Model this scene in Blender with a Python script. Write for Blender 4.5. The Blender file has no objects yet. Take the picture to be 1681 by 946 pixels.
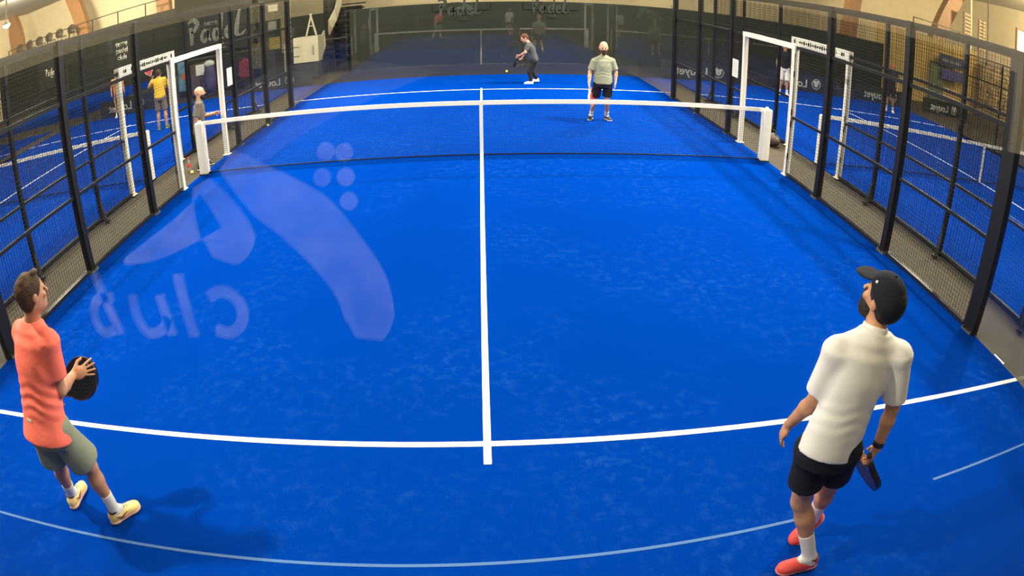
import bpy, bmesh, math, random
import numpy as np
from mathutils import Vector, Matrix
random.seed(7)
R = math.radians
scene = bpy.context.scene
COL = scene.collection

# ---------------------------------------------------------------- materials
MATS = {}
def mat(name, color, rough=.6, metal=0.0, spec=.5, bump=0.0, bscale=60, var=0.0, vscale=8, emit=None, estr=0.0, coat=0.0):
    if name in MATS: return MATS[name]
    m = bpy.data.materials.new(name); m.use_nodes = True
    nt = m.node_tree; b = nt.nodes['Principled BSDF']
    b.inputs['Base Color'].default_value = (*color, 1)
    b.inputs['Roughness'].default_value = rough
    b.inputs['Metallic'].default_value = metal
    b.inputs['Specular IOR Level'].default_value = spec
    b.inputs['Coat Weight'].default_value = coat
    if emit:
        b.inputs['Emission Color'].default_value = (*emit, 1); b.inputs['Emission Strength'].default_value = estr
    if var or bump:
        tc = nt.nodes.new('ShaderNodeTexCoord')
    if var:
        n = nt.nodes.new('ShaderNodeTexNoise'); n.inputs['Scale'].default_value = vscale; n.inputs['Detail'].default_value = 5
        nt.links.new(tc.outputs['Object'], n.inputs['Vector'])
        r = nt.nodes.new('ShaderNodeMapRange'); r.inputs['From Min'].default_value = .3; r.inputs['From Max'].default_value = .7
        r.inputs['To Min'].default_value = 1 - var; r.inputs['To Max'].default_value = 1 + var
        nt.links.new(n.outputs['Fac'], r.inputs['Value'])
        mx = nt.nodes.new('ShaderNodeVectorMath'); mx.operation = 'SCALE'
        mx.inputs[0].default_value = color
        nt.links.new(r.outputs['Result'], mx.inputs['Scale'])
        nt.links.new(mx.outputs['Vector'], b.inputs['Base Color'])
    if bump:
        n = nt.nodes.new('ShaderNodeTexNoise'); n.inputs['Scale'].default_value = bscale; n.inputs['Detail'].default_value = 4
        nt.links.new(tc.outputs['Object'], n.inputs['Vector'])
        bp = nt.nodes.new('ShaderNodeBump'); bp.inputs['Strength'].default_value = bump; bp.inputs['Distance'].default_value = .01
        nt.links.new(n.outputs['Fac'], bp.inputs['Height']); nt.links.new(bp.outputs['Normal'], b.inputs['Normal'])
    MATS[name] = m
    return m

def glass_mat():
    if 'court_glass' in MATS: return MATS['court_glass']
    m = bpy.data.materials.new('court_glass'); m.use_nodes = True; nt = m.node_tree
    nt.nodes.clear()
    out = nt.nodes.new('ShaderNodeOutputMaterial'); mix = nt.nodes.new('ShaderNodeMixShader')
    tr = nt.nodes.new('ShaderNodeBsdfTransparent'); gl = nt.nodes.new('ShaderNodeBsdfGlossy')
    tr.inputs['Color'].default_value = (.97, .985, .975, 1)
    gl.inputs['Roughness'].default_value = 0.0; gl.inputs['Color'].default_value = (1, 1, 1, 1)
    fr = nt.nodes.new('ShaderNodeFresnel'); fr.inputs['IOR'].default_value = 1.5
    ge = nt.nodes.new('ShaderNodeNewGeometry'); mr = nt.nodes.new('ShaderNodeMapRange')     # a thin slab: both faces reflect like air to glass
    mr.inputs['To Min'].default_value = 1.5; mr.inputs['To Max'].default_value = 1/1.5
    nt.links.new(ge.outputs['Backfacing'], mr.inputs['Value']); nt.links.new(mr.outputs['Result'], fr.inputs['IOR'])
    nt.links.new(fr.outputs['Fac'], mix.inputs['Fac'])
    nt.links.new(tr.outputs[0], mix.inputs[1]); nt.links.new(gl.outputs[0], mix.inputs[2])
    nt.links.new(mix.outputs[0], out.inputs['Surface'])
    MATS['court_glass'] = m
    return m

def turf_mat(name, base, dusty, seed=0.0):
    m = bpy.data.materials.new(name); m.use_nodes = True; nt = m.node_tree; L = nt.links.new
    b = nt.nodes['Principled BSDF']; b.inputs['Roughness'].default_value = .85; b.inputs['Specular IOR Level'].default_value = 0
    tc = nt.nodes.new('ShaderNodeTexCoord')
    mp = nt.nodes.new('ShaderNodeMapping'); mp.inputs['Location'].default_value = (seed, seed * .7, 0)
    L(tc.outputs['Object'], mp.inputs['Vector'])
    def noise(s, d, rough=.6):
        n = nt.nodes.new('ShaderNodeTexNoise'); n.inputs['Scale'].default_value = s; n.inputs['Detail'].default_value = d
        n.inputs['Roughness'].default_value = rough; L(mp.outputs['Vector'], n.inputs['Vector']); return n
    def rng(src, a, c, lo, hi):
        r = nt.nodes.new('ShaderNodeMapRange'); r.inputs['From Min'].default_value = a; r.inputs['From Max'].default_value = c
        r.inputs['To Min'].default_value = lo; r.inputs['To Max'].default_value = hi; L(src, r.inputs['Value']); return r.outputs['Result']
    def mul(a, c):
        k = nt.nodes.new('ShaderNodeMath'); k.operation = 'MULTIPLY'; L(a, k.inputs[0]); L(c, k.inputs[1]); return k.outputs[0]
    big = rng(noise(.55, 3).outputs['Fac'], .42, .68, 0, 1)         # large dusty patches
    fine = rng(noise(9, 8, .72).outputs['Fac'], .5, .72, 0, 1)      # sand left in the pile
    streak = mul(big, fine)
    mx = nt.nodes.new('ShaderNodeMix'); mx.data_type = 'RGBA'
    mx.inputs['A'].default_value = (*base, 1); mx.inputs['B'].default_value = (*dusty, 1)
    L(rng(streak, 0, 1, 0, .62), mx.inputs['Factor'])
    g = rng(noise(170, 2).outputs['Fac'], .3, .7, .86, 1.12)
    sc = nt.nodes.new('ShaderNodeVectorMath'); sc.operation = 'SCALE'
    L(mx.outputs['Result'], sc.inputs[0]); L(g, sc.inputs['Scale']); L(sc.outputs['Vector'], b.inputs['Base Color'])
    n2 = noise(260, 3); bp = nt.nodes.new('ShaderNodeBump'); bp.inputs['Strength'].default_value = .4; bp.inputs['Distance'].default_value = .006
    L(n2.outputs['Fac'], bp.inputs['Height']); L(bp.outputs['Normal'], b.inputs['Normal'])
    return m

# ---------------------------------------------------------------- object helpers
def tag(o, label=None, cat=None, group=None, kind=None):
    if label: o['label'] = label
    if cat: o['category'] = cat
    if group: o['group'] = group
    if kind: o['kind'] = kind
    return o
def empty(name, loc=(0, 0, 0), rz=0.0):
    o = bpy.data.objects.new(name, None); COL.objects.link(o); o.location = loc; o.rotation_euler = (0, 0, rz)
    o.empty_display_size = .1
    return o
def link(name, me, material, parent=None, smooth=False):
    o = bpy.data.objects.new(name, me); COL.objects.link(o)
    if material: 
        me.materials.clear(); me.materials.append(material)
    if smooth: me.polygons.foreach_set('use_smooth', [True] * len(me.polygons))
    if parent: o.parent = parent
    return o
class MB:
    """collects boxes, bars, tubes and polygons; build() links them as one mesh"""
    def __init__(s): s.v = []; s.f = []
    def add(s, vs, fs):
        n = len(s.v); s.v += [tuple(map(float, x)) for x in vs]; s.f += [tuple(i + n for i in f) for f in fs]; return s
    def box(s, a, b):
        (x0, y0, z0), (x1, y1, z1) = [[f(p, q) for p, q in zip(a, b)] for f in (min, max)]
        return s.add([(x0,y0,z0),(x1,y0,z0),(x1,y1,z0),(x0,y1,z0),(x0,y0,z1),(x1,y0,z1),(x1,y1,z1),(x0,y1,z1)],
                     [(3,2,1,0),(4,5,6,7),(0,1,5,4),(1,2,6,5),(2,3,7,6),(3,0,4,7)])
    def cbox(s, c, d): return s.box([c[i]-d[i]/2 for i in range(3)], [c[i]+d[i]/2 for i in range(3)])
    def tube(s, pts, r, n=8, cap=True):
        pts = [Vector(p) for p in pts]; rs = r if isinstance(r, (list, tuple)) else [r] * len(pts)
        vs = []; fs = []
        for i, p in enumerate(pts):
            t = (pts[min(i+1, len(pts)-1)] - pts[max(i-1, 0)]).normalized()
            u = t.cross(Vector((0, 0, 1)));  u = u if u.length > 1e-3 else t.cross(Vector((1, 0, 0)))
            u.normalize(); w = u.cross(t)
            for k in range(n):
                a = 2 * math.pi * (k + .5) / n
                vs.append(p + (u * math.cos(a) + w * math.sin(a)) * rs[i])
        for i in range(len(pts) - 1):
            for k in range(n): fs.append((i*n+k, i*n+(k+1) % n, (i+1)*n+(k+1) % n, (i+1)*n+k))
        if cap:
            fs.append(tuple(range(n-1, -1, -1))); fs.append(tuple((len(pts)-1)*n + k for k in range(n)))
        return s.add(vs, fs)
    def bar(s, a, b, w, h=None, up=(0, 0, 1)):
        a, b = Vector(a), Vector(b); h = h or w; t = (b - a).normalized(); u = t.cross(Vector(up))
        u = u if u.length > 1e-3 else t.cross(Vector((1, 0, 0)))
        u.normalize(); q = u.cross(t)
        c = [(-1,-1),(1,-1),(1,1),(-1,1)]
        vs = [p + u * (i * w / 2) + q * (j * h / 2) for p in (a, b) for i, j in c]
        return s.add(vs, [(0,1,5,4),(1,2,6,5),(2,3,7,6),(3,0,4,7),(3,2,1,0),(4,5,6,7)])
    def prism(s, poly, y0, y1, plane='xz'):
        n = len(poly)
        def P(a, b, c): return {'xz': (a, c, b), 'yz': (c, a, b), 'xy': (a, b, c)}[plane]
        vs = [P(a, b, y0) for a, b in poly] + [P(a, b, y1) for a, b in poly]
        return s.add(vs, [tuple(range(n)), tuple(range(2*n-1, n-1, -1))] + [(i, i+n, (i+1) % n + n, (i+1) % n) for i in range(n)])
    def mesh(s, name):
        me = bpy.data.meshes.new(name); me.from_pydata(s.v, [], s.f); me.validate()
        bm = bmesh.new(); bm.from_mesh(me); bmesh.ops.recalc_face_normals(bm, faces=bm.faces); bm.to_mesh(me); bm.free()
        return me
    def build(s, name, material, parent=None, bevel=0.0, smooth=False):
        o = link(name, s.mesh(name), material, parent, smooth)
        if bevel:
            m = o.modifiers.new('bevel', 'BEVEL'); m.width = bevel; m.segments = 2; m.limit_method = 'ANGLE'
        return o
def lathe(profile, n=20, c=(0, 0, 0)):
    mb = MB(); vs = []; fs = []
    for r, z in profile:
        for k in range(n):
            a = 2*math.pi*k/n; vs.append((c[0] + r*math.cos(a), c[1] + r*math.sin(a), c[2] + z))
    for i in range(len(profile) - 1):
        for k in range(n): fs.append((i*n+k, i*n+(k+1) % n, (i+1)*n+(k+1) % n, (i+1)*n+k))
    fs.append(tuple(range(n-1, -1, -1))); fs.append(tuple((len(profile)-1)*n+k for k in range(n)))
    return mb.add(vs, fs)
def text_mesh(s, size, depth=.004, bold=0.0, shear=0.0, space=1.0):
    c = bpy.data.curves.new('lettering', 'FONT'); c.body = s; c.size = size; c.extrude = depth; c.offset = bold; c.shear = shear
    c.space_character = space; c.resolution_u = 3; c.align_x = 'CENTER'
    o = bpy.data.objects.new('lettering', c); COL.objects.link(o)
    me = bpy.data.meshes.new_from_object(o.evaluated_get(bpy.context.evaluated_depsgraph_get()))
    bpy.data.objects.remove(o); bpy.data.curves.remove(c)
    return me
def copy_tree(o, parent=None):
    c = o.copy(); COL.objects.link(c)
    if parent: c.parent = parent
    for ch in list(o.children): copy_tree(ch, c)
    return c
def ribbon(mb, pts, widths, y0, y1, plane='xz'):
    """a brush stroke: a swept flat band with rounded ends"""
    P = [np.array(p, float) for p in pts]
    # resample with a Catmull-Rom spline
    out = []; wo = []
    for i in range(len(P) - 1):
        p0, p1, p2, p3 = P[max(i-1, 0)], P[i], P[i+1], P[min(i+2, len(P)-1)]
        for t in np.linspace(0, 1, 8, endpoint=False):
            out.append(.5*((2*p1) + (p2-p0)*t + (2*p0-5*p1+4*p2-p3)*t*t + (3*p1-p0-3*p2+p3)*t**3)); wo.append(widths[i]*(1-t)+widths[i+1]*t)
    out.append(P[-1]); wo.append(widths[-1])
    l = []; r = []
    for i, p in enumerate(out):
        t = out[min(i+1, len(out)-1)] - out[max(i-1, 0)]; t = t/(np.linalg.norm(t)+1e-9); n = np.array([-t[1], t[0]])
        l.append(p + n*wo[i]/2); r.append(p - n*wo[i]/2)
    def PP(q, c): return {'xz': (q[0], c, q[1])}[plane]
    N = len(out)
    vs = [PP(q, y0) for q in l] + [PP(q, y0) for q in r] + [PP(q, y1) for q in l] + [PP(q, y1) for q in r]
    fs = []
    for i in range(N-1):
        fs += [(i, i+1, N+i+1, N+i), (2*N+i, 3*N+i, 3*N+i+1, 2*N+i+1), (i, 2*N+i, 2*N+i+1, i+1), (N+i, N+i+1, 3*N+i+1, 3*N+i)]
    fs += [(0, N, 3*N, 2*N), (N-1, 3*N-1, 4*N-1, 2*N-1)]
    mb.add(vs, fs)
# ---------------------------------------------------------------- organic surfaces: signed distances -> surface nets
def nrm(v): v = np.asarray(v, float); return v/(np.linalg.norm(v)+1e-12)
def V(*a): return np.array(a, float)
class Prim:
    def __init__(s, fn, lo, hi, k): s.fn = fn; s.lo = np.array(lo, float); s.hi = np.array(hi, float); s.k = k
def cone(a, b, ra, rb, k=.015):
    a = np.asarray(a, float); b = np.asarray(b, float); ab = b - a; L2 = ab @ ab + 1e-12
    def fn(P):
        t = np.clip(((P - a) @ ab)/L2, 0, 1)
        return np.linalg.norm(P - (a + t[..., None]*ab), axis=-1) - (ra + (rb - ra)*t)
    m = max(ra, rb)
    return Prim(fn, np.minimum(a, b) - m, np.maximum(a, b) + m, k)
def capped(a, b, ra, rb, k=.015, s=None, flat=1.0):
    """a sleeve: a cone with flat ends; s = side axis whose radius is scaled by 1, the other by flat"""
    a = np.asarray(a, float); b = np.asarray(b, float); ab = b - a; L = np.linalg.norm(ab); t_ = ab/L
    s = nrm(np.cross(t_, [0, 0, 1]) if s is None else np.asarray(s) - t_*(np.asarray(s) @ t_)); w = np.cross(t_, s)
    def fn(P):
        q = P - a; h = q @ t_; t = np.clip(h/L, 0, 1); r = ra + (rb - ra)*t
        d = np.sqrt((q @ s)**2 + ((q @ w)/flat)**2) - r
        return np.maximum(d*min(1, flat), np.maximum(-h, h - L))
    m = max(ra, rb)*max(1, flat)
    return Prim(fn, np.minimum(a, b) - m, np.maximum(a, b) + m, k)
def ell(c, r, fx=None, fy=None, fz=None, k=.015):
    c = np.asarray(c, float); r = np.asarray(r, float)
    M = np.stack([fx, fy, fz]) if fx is not None else np.eye(3)
    def fn(P):
        q = (P - c) @ M.T
        k0 = np.linalg.norm(q/r, axis=-1); k1 = np.linalg.norm(q/(r*r), axis=-1) + 1e-9
        return k0*(k0 - 1)/k1
    ext = np.abs(M.T) @ r
    return Prim(fn, c - ext, c + ext, k)
def loft(a, b, side, prof, k=.015, cap=(True, True), fold=0.0, fs=0.0):
    """elliptic tube from a to b; prof = [(t, r_side, r_depth)], smooth between the stations"""
    a = np.asarray(a, float); b = np.asarray(b, float); ab = b - a; L = np.linalg.norm(ab); t_ = ab/L
    s = nrm(np.asarray(side) - t_*(np.asarray(side) @ t_)); w = np.cross(t_, s)
    T = np.array([p[0] for p in prof]); RX = np.array([p[1] for p in prof]); RY = np.array([p[2] for p in prof])
    def interp(t, Y):
        i = np.clip(np.searchsorted(T, t) - 1, 0, len(T) - 2); u = np.clip((t - T[i])/(T[i+1] - T[i]), 0, 1); u = u*u*(3 - 2*u)
        return Y[i]*(1 - u) + Y[i+1]*u
    def fn(P):
        q = P - a; h = q @ t_; t = h/L; x = q @ s; y = q @ w
        rx = interp(t, RX); ry = interp(t, RY)
        k0 = np.sqrt((x/rx)**2 + (y/ry)**2); k1 = np.sqrt((x/rx**2)**2 + (y/ry**2)**2) + 1e-9
        d = np.where(k0 < 1e-3, -np.minimum(rx, ry), k0*(k0 - 1)/k1)
        if fold: d = d + fold*np.sin(h*95 + 1.5*np.sin(x*26 + fs) + y*30 + fs)*np.exp(-((t - .28)/.16)**2) + fold*.7*np.sin(x*55 + h*38 + fs)*np.exp(-((t - .62)/.22)**2)
        lo = (T[0] - t)*L; hi = (t - T[-1])*L
        return np.maximum(d, np.maximum(lo, hi))
    m = max(RX.max(), RY.max()); p0 = a + ab*T[0]; p1 = a + ab*T[-1]
    return Prim(fn, np.minimum(p0, p1) - m, np.maximum(p0, p1) + m, k)
def nets(prims, h, cuts=()):
    """union of prims (smooth by each prim's k) minus the half-spaces in cuts [(point, normal)]: kept where (P-point).normal <= 0"""
    lo = np.min([p.lo for p in prims], 0) - 3*h; hi = np.max([p.hi for p in prims], 0) + 3*h
    n = np.ceil((hi - lo)/h).astype(int) + 1
    ax = [lo[i] + h*np.arange(n[i]) for i in range(3)]
    D = np.full(n, 9.0, np.float32)
    for p in prims:
        m = p.k + 2.5*h
        i0 = np.clip(np.floor((p.lo - m - lo)/h).astype(int), 0, n - 1); i1 = np.clip(np.ceil((p.hi + m - lo)/h).astype(int) + 1, 1, n)
        sl = tuple(slice(i0[i], i1[i]) for i in range(3))
        P = np.stack(np.meshgrid(*[ax[i][sl[i]] for i in range(3)], indexing='ij'), -1)
        d = p.fn(P).astype(np.float32); o = D[sl]; k = max(p.k, 1e-5)
        g = np.maximum(k - np.abs(o - d), 0)/k
        D[sl] = np.minimum(o, d) - g*g*k*.25
    for c, nv in cuts:
        P = np.stack(np.meshgrid(*ax, indexing='ij'), -1)
        D = np.maximum(D, ((P - np.asarray(c)) @ nrm(nv)).astype(np.float32))
    return surf(D, lo, h)
def surf(D, lo, h):
    I = D < 0
    nx, ny, nz = [x - 1 for x in D.shape]
    C = np.stack([I[i:nx+i, j:ny+j, l:nz+l] for i in (0, 1) for j in (0, 1) for l in (0, 1)], 0)
    cnt = C.sum(0); act = (cnt > 0) & (cnt < 8)
    idx = -np.ones(act.shape, int); cells = np.argwhere(act); idx[act] = np.arange(len(cells))
    acc = np.zeros((len(cells), 3)); num = np.zeros(len(cells))
    corner = [(i, j, l) for i in (0, 1) for j in (0, 1) for l in (0, 1)]
    for a in corner:
        for d in range(3):
            if a[d]: continue
            b = list(a); b[d] = 1
            da = D[cells[:, 0]+a[0], cells[:, 1]+a[1], cells[:, 2]+a[2]]; db = D[cells[:, 0]+b[0], cells[:, 1]+b[1], cells[:, 2]+b[2]]
            m = (da < 0) != (db < 0)
            t = np.where(m, da/np.where(m, da - db, 1), 0)
            p = np.tile(np.array(a, float), (len(cells), 1)); p[:, d] += t
            acc[m] += p[m]; num[m] += 1
    vs = lo + h*(cells + acc/num[:, None])
    F = []
    for d in range(3):
        e = [(1, 2), (2, 0), (0, 1)][d]
        sl0 = [slice(1, -1)]*3; sl0[d] = slice(0, -1); sl1 = list(sl0); sl1[d] = slice(1, None)
        A = I[tuple(sl0)]; B = I[tuple(sl1)]
        for flip, M in ((0, A & ~B), (1, ~A & B)):
            q = np.argwhere(M)
            if not len(q): continue
            off = np.array([1, 1, 1]); off[d] = 0
            q = q + off
            def c(u, v):
                w = q.copy(); w[:, e[0]] -= u; w[:, e[1]] -= v; return idx[w[:, 0], w[:, 1], w[:, 2]]
            quad = np.stack([c(0, 0), c(1, 0), c(1, 1), c(0, 1)], 1)
            F.append(quad[:, ::-1] if flip else quad)
    F = np.concatenate(F); F = F[(F >= 0).all(1)]
    return vs, F
def organic(name, prims, h, material, parent, cuts=(), org=(0, 0, 0), smooth_it=1):
    vs, F = nets(prims, h, cuts)
    for _ in range(smooth_it):                                   # light Laplacian smoothing
        s = np.zeros_like(vs); n = np.zeros(len(vs))
        for a, b in ((0, 1), (1, 2), (2, 3), (3, 0)):
            np.add.at(s, F[:, a], vs[F[:, b]]); np.add.at(s, F[:, b], vs[F[:, a]]); np.add.at(n, F[:, a], 1); np.add.at(n, F[:, b], 1)
        vs = vs*.5 + .5*s/np.maximum(n, 1)[:, None]
    me = bpy.data.meshes.new(name); me.from_pydata((vs - np.asarray(org)).tolist(), [], F.tolist())
    return link(name, me, material, parent, True)

def grow(prims, H, q):
    out = []
    for p in prims:
        f = (lambda fn: lambda P: q*fn(H + (P - H)/q))(p.fn); out.append(Prim(f, H + (p.lo - H)*q, H + (p.hi - H)*q, p.k*q))
    return out
def hand(W, D, N, S, curl=(.35, .45, .3), sc=1.0, spread=.08, thumb_in=.35, k=.006):
    """palm and five fingers. W wrist, D along the hand, N out of the palm, S towards the thumb"""
    W = np.asarray(W, float); D = nrm(D); N = nrm(np.asarray(N) - D*(np.asarray(N) @ D)); S = nrm(np.asarray(S) - D*(np.asarray(S) @ D) - N*(np.asarray(S) @ N))
    pr = [ell(W + D*.048*sc, (.052*sc, .041*sc, .0165*sc), D, S, N, k=.012), ell(W + D*.03*sc + S*.022*sc + N*.006, (.034*sc, .018*sc, .016*sc), D, S, N, k=.01)]
    for off, ln, r in ((.029, .074, .0088), (.0098, .082, .0092), (-.0098, .077, .0088), (-.0285, .060, .0078)):
        p = W + D*.090*sc + S*off*sc; d = nrm(D + S*off/.03*spread); ang = 0
        for c, f, rr in zip(curl, (.45, .31, .24), (1.0, .92, .82)):
            ang += c; q = p + (d*math.cos(ang) + N*math.sin(ang))*ln*f*sc
            pr.append(cone(p, q, r*rr*sc, r*rr*.93*sc, k=.003)); p = q
    p = W + D*.028*sc + S*.033*sc
    q = p + nrm(D*.62 + S*.62 + N*thumb_in)*.044*sc; r = q + nrm(D*.85 + S*(.25 - thumb_in*.3) + N*(thumb_in*1.1))*.034*sc
    pr += [cone(p, q, .0125*sc, .0108*sc, k=.008), cone(q, r, .0106*sc, .0088*sc, k=.003)]
    return pr

def person(label, J, F, face, skin, st, h=.008, cat='person', group=None, k_h=1.0):
    """J joints in metres; F facing of the chest; face = direction of the head; st = clothing. One continuous body, clothes and hair as parts."""
    J = {a: np.asarray(b, float) for a, b in J.items()}
    F = nrm(F); up = nrm(J['neck'] - J['pel']); F = nrm(F - up*(F @ up)); Rt = np.cross(F, up)     # right-hand side of the body
    org = V((J['anL'][0]+J['anR'][0])/2, (J['anL'][1]+J['anR'][1])/2, 0)
    root = tag(empty('person', org), label, cat, group)
    M = lambda n, c, **k: mat(n, c, **k)
    sk = M('skin_'+skin[0], skin[1], rough=.55, spec=.35, var=.06, vscale=14)
    # ---- head frame
    hf = nrm(face); hu = nrm(V(0, 0, 1) - hf*hf[2] + V(0, 0, 0)); hu = nrm(hu + st.get('head_tilt', V(0, 0, 0))); hf = nrm(hf - hu*(hf @ hu)); hs = np.cross(hf, hu)
    H = J['head']
    head = [ell(H + hu*.028 - hf*.008, (.072, .093, .086), hs, hf, hu, k=.02),
            ell(H - hu*.042 + hf*.026, (.054, .060, .068), hs, hf, hu, k=.03),
            ell(H - hu*.088 + hf*.055, (.028, .026, .022), hs, hf, hu, k=.025),
            ell(H + hu*.018 + hf*.078, (.045, .014, .010), hs, hf, hu, k=.012),
            cone(H + hu*.008 + hf*.089, H - hu*.022 + hf*.106, .008, .0125, k=.008),
            ell(H - hu*.050 + hf*.084, (.022, .009, .007), hs, hf, hu, k=.006),
            ell(H - hu*.062 + hf*.082, (.018, .008, .006), hs, hf, hu, k=.006)]
    for s in (-1, 1):
        head += [ell(H + hs*.075*s - hu*.006 - hf*.008, (.009, .019, .031), hs, nrm(hf - hs*.3*s), hu, k=.006),
                 ell(H + hs*.040*s - hu*.022 + hf*.066, (.020, .016, .016), hs, hf, hu, k=.015)]
    Q = st.get('head', 1.0); head = grow(head, H, Q)
    def horg(name, prims, h_, m_, par, cuts=()): return organic(name, grow(prims, H, Q), h_, m_, par, cuts=[(H + (np.asarray(c) - H)*Q, n) for c, n in cuts], org=org)
    neck = J['neck']; pel = J['pel']; hb = H - hu*.055 - hf*.018
    body = head + [cone(neck - up*.02, hb, .056, .053, k=.03)]
    sw = st.get('girth', 1.0)
    def torso(e, prof, k=.03, **kw): return loft(pel, neck, Rt, [(t, (x + e)*sw, (y + e)*sw) for t, x, y in prof], k=k, **kw)
    prof = [(-.20, .125, .085), (-.05, .155, .108), (.12, .152, .105), (.35, .135, .098), (.6, .155, .110), (.8, .160, .100), (.93, .105, .070), (1.04, .052, .050)]
    body.append(torso(-.006, prof))
    for s in 'LR':
        sh, el, wr = J['sh'+s], J['el'+s], J['wr'+s]; sg = 1 if s == 'R' else -1
        body += [cone(neck - up*.03 + Rt*sg*.03, sh, .046, .046, k=.03), cone(sh, el, .046*sw**.5, .037, k=.025), cone(el, el*.65 + wr*.35, .037, .039, k=.02), cone(el*.65 + wr*.35, wr, .039, .027, k=.015)]
        hd = st.get('hand'+s)
        if hd is None:
            D = nrm(wr - el); hd = dict(D=nrm(D + F*.08), N=-Rt*sg, S=F)
        hd = dict(hd); body += hand(wr + nrm(hd['D'])*.004, sc=1.0*k_h, **hd)
        hp, kn, an = J['hip'+s], J['kn'+s], J['an'+s]; toe = nrm(st['toe'+s])
        cal = nrm(kn - an); back = nrm(-toe + cal*(toe @ cal))
        body += [cone(hp, kn, .086*sw**.5, .056, k=.04), cone(kn, kn*.72 + an*.28, .053, .050, k=.02), ell(kn*.66 + an*.34 + back*.014, (.052, .050, .105), nrm(np.cross(back, cal)), back, cal, k=.03),
                 cone(kn*.72 + an*.28, an, .050, .036, k=.02), cone(an, an + toe*.06 - V(0, 0, .03), .036, .03, k=.02)]
    organic('body', body, h, sk, root, org=org)
    # ---- eyes
    if st.get('eyes', True):
        for s in (-1, 1):
            horg('eye', [ell(H + hs*.031*s + hu*.002 + hf*.0815, (.0135, .007, .0065), hs, hf, hu)], .003, M('eye_dark', (.03, .02, .015), rough=.3), root)
    # ---- shirt
    sp = [(st.get('hem', -.10), .178, .125), (.08, .174, .122), (.35, .162, .116), (.6, .172, .122), (.8, .174, .112), (.92, .135, .088), (1.02, .070, .066)]
    fm = M('fabric_'+st['shirt'][0], st['shirt'][1], rough=.9, spec=.15, bump=.25, bscale=35)
    sp[0] = (sp[0][0], sp[0][1]*st.get('flare', 1), sp[0][2]*st.get('flare', 1))
    shirt = [torso(.004, sp, k=.05, fold=st.get('fold', .003), fs=hash(st['shirt'][0]) % 7 * 0 + len(label))]
    hand_sl = st.get('sleeve', .58)
    for s in 'LR':
        sh, el, wr = J['sh'+s], J['el'+s], J['wr'+s]; sg = 1 if s == 'R' else -1
        shirt += [cone(neck - up*.030 + Rt*sg*.030, sh, .060, .060, k=.05)]
        if hand_sl < 1:
            e = sh + (el - sh)*hand_sl
            shirt += [capped(sh, e, .066*sw**.5, .068*sw**.5, k=.035), ell(sh, (.064, .064, .064), k=.02)]
        else: shirt += [cone(sh, el, .062, .055, k=.03), cone(el, wr*.93 + el*.07, .054, .040, k=.02)]
    so = organic('shirt', shirt, h, fm, root, org=org, smooth_it=3)
    if 'collar' in st:
        cm = M('fabric_'+st['collar'][0], st['collar'][1], rough=.9, spec=.15)
        organic('collar', [loft(neck - up*.035, hb + up*.0, Rt, [(0, .082, .080), (.55, .066, .066)], k=.01)], min(h, .007), cm, so, org=org)
    # ---- shorts or trousers
    lm = M('fabric_'+st['legs'][0], st['legs'][1], rough=.9, spec=.15, bump=.2, bscale=30)
    legs = [cone(J['hipL'], J['hipR'], .10, .10, k=.03), cone(pel, (J['hipL'] + J['hipR'])/2, .11, .10, k=.03), torso(.006, [(-.26, .150, .105), (-.05, .168, .118), (.12, .160, .112), (.2, .150, .108)], k=.02)]
    for s in 'LR':
        hp, kn, an = J['hip'+s], J['kn'+s], J['an'+s]
        if st.get('trousers'):
            legs += [cone(hp, kn, .098, .070, k=.035), capped(kn, an + (an - kn)*.02, .070, .056, k=.03), ell(kn, (.07, .07, .07), k=.01)]
        else:
            e = hp + (kn - hp)*st.get('inseam', .86)
            legs += [capped(hp + (hp - kn)*.02, e, .089*sw**.5, st.get('leg_open', .092), k=.03)]
    organic('trousers' if st.get('trousers') else 'shorts', legs, h, lm, root, org=org)
    # ---- socks and shoes
    for s in 'LR':
        kn, an = J['kn'+s], J['an'+s]; toe = nrm(st['toe'+s]); c = nrm(kn - an)
        if not st.get('trousers'):
            organic('sock', [capped(an - c*.05, an + c*st.get('sock', .12), .041, .047, k=.01), cone(an, an + toe*.05 - V(0, 0, .02), .038, .03, k=.02)], min(h, .008), M('fabric_'+st['socks'][0], st['socks'][1], rough=.95, spec=.1), root, org=org)
        tl = toe; tu = nrm(V(0, 0, 1) - tl*tl[2]); ts = np.cross(tl, tu)
        b = an - tu*.09*st.get('ank', 1)             # point on the sole under the ankle
        shoe = [ell(b - tl*.028 + tu*.045, (.040, .046, .052), ts, tl, tu, k=.03), ell(b + tl*.055 + tu*.040, (.043, .085, .044), ts, tl, tu, k=.03),
                ell(b + tl*.135 + tu*.030, (.047, .060, .034), ts, tl, tu, k=.03), capped(b + tu*.05 - tl*.01, b + tu*.098 - tl*.012, .046, .043, k=.02)]
        sm = M('shoe_'+st['shoes'][0], st['shoes'][1], rough=.55, spec=.4)
        sho = organic('shoe', shoe, min(h, .007), sm, root, cuts=[(b + tu*.012, -tu)], org=org)
        sole = [ell(b - tl*.03 + tu*.012, (.043, .047, .03), ts, tl, tu, k=.03), ell(b + tl*.05 + tu*.012, (.043, .09, .03), ts, tl, tu, k=.03), ell(b + tl*.135 + tu*.012, (.049, .062, .03), ts, tl, tu, k=.03)]
        organic('sole', sole, min(h, .007), M('sole_'+st['sole'][0], st['sole'][1], rough=.7), sho, cuts=[(b + tu*.002, -tu), (b + tu*.026, tu)], org=org)
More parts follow.
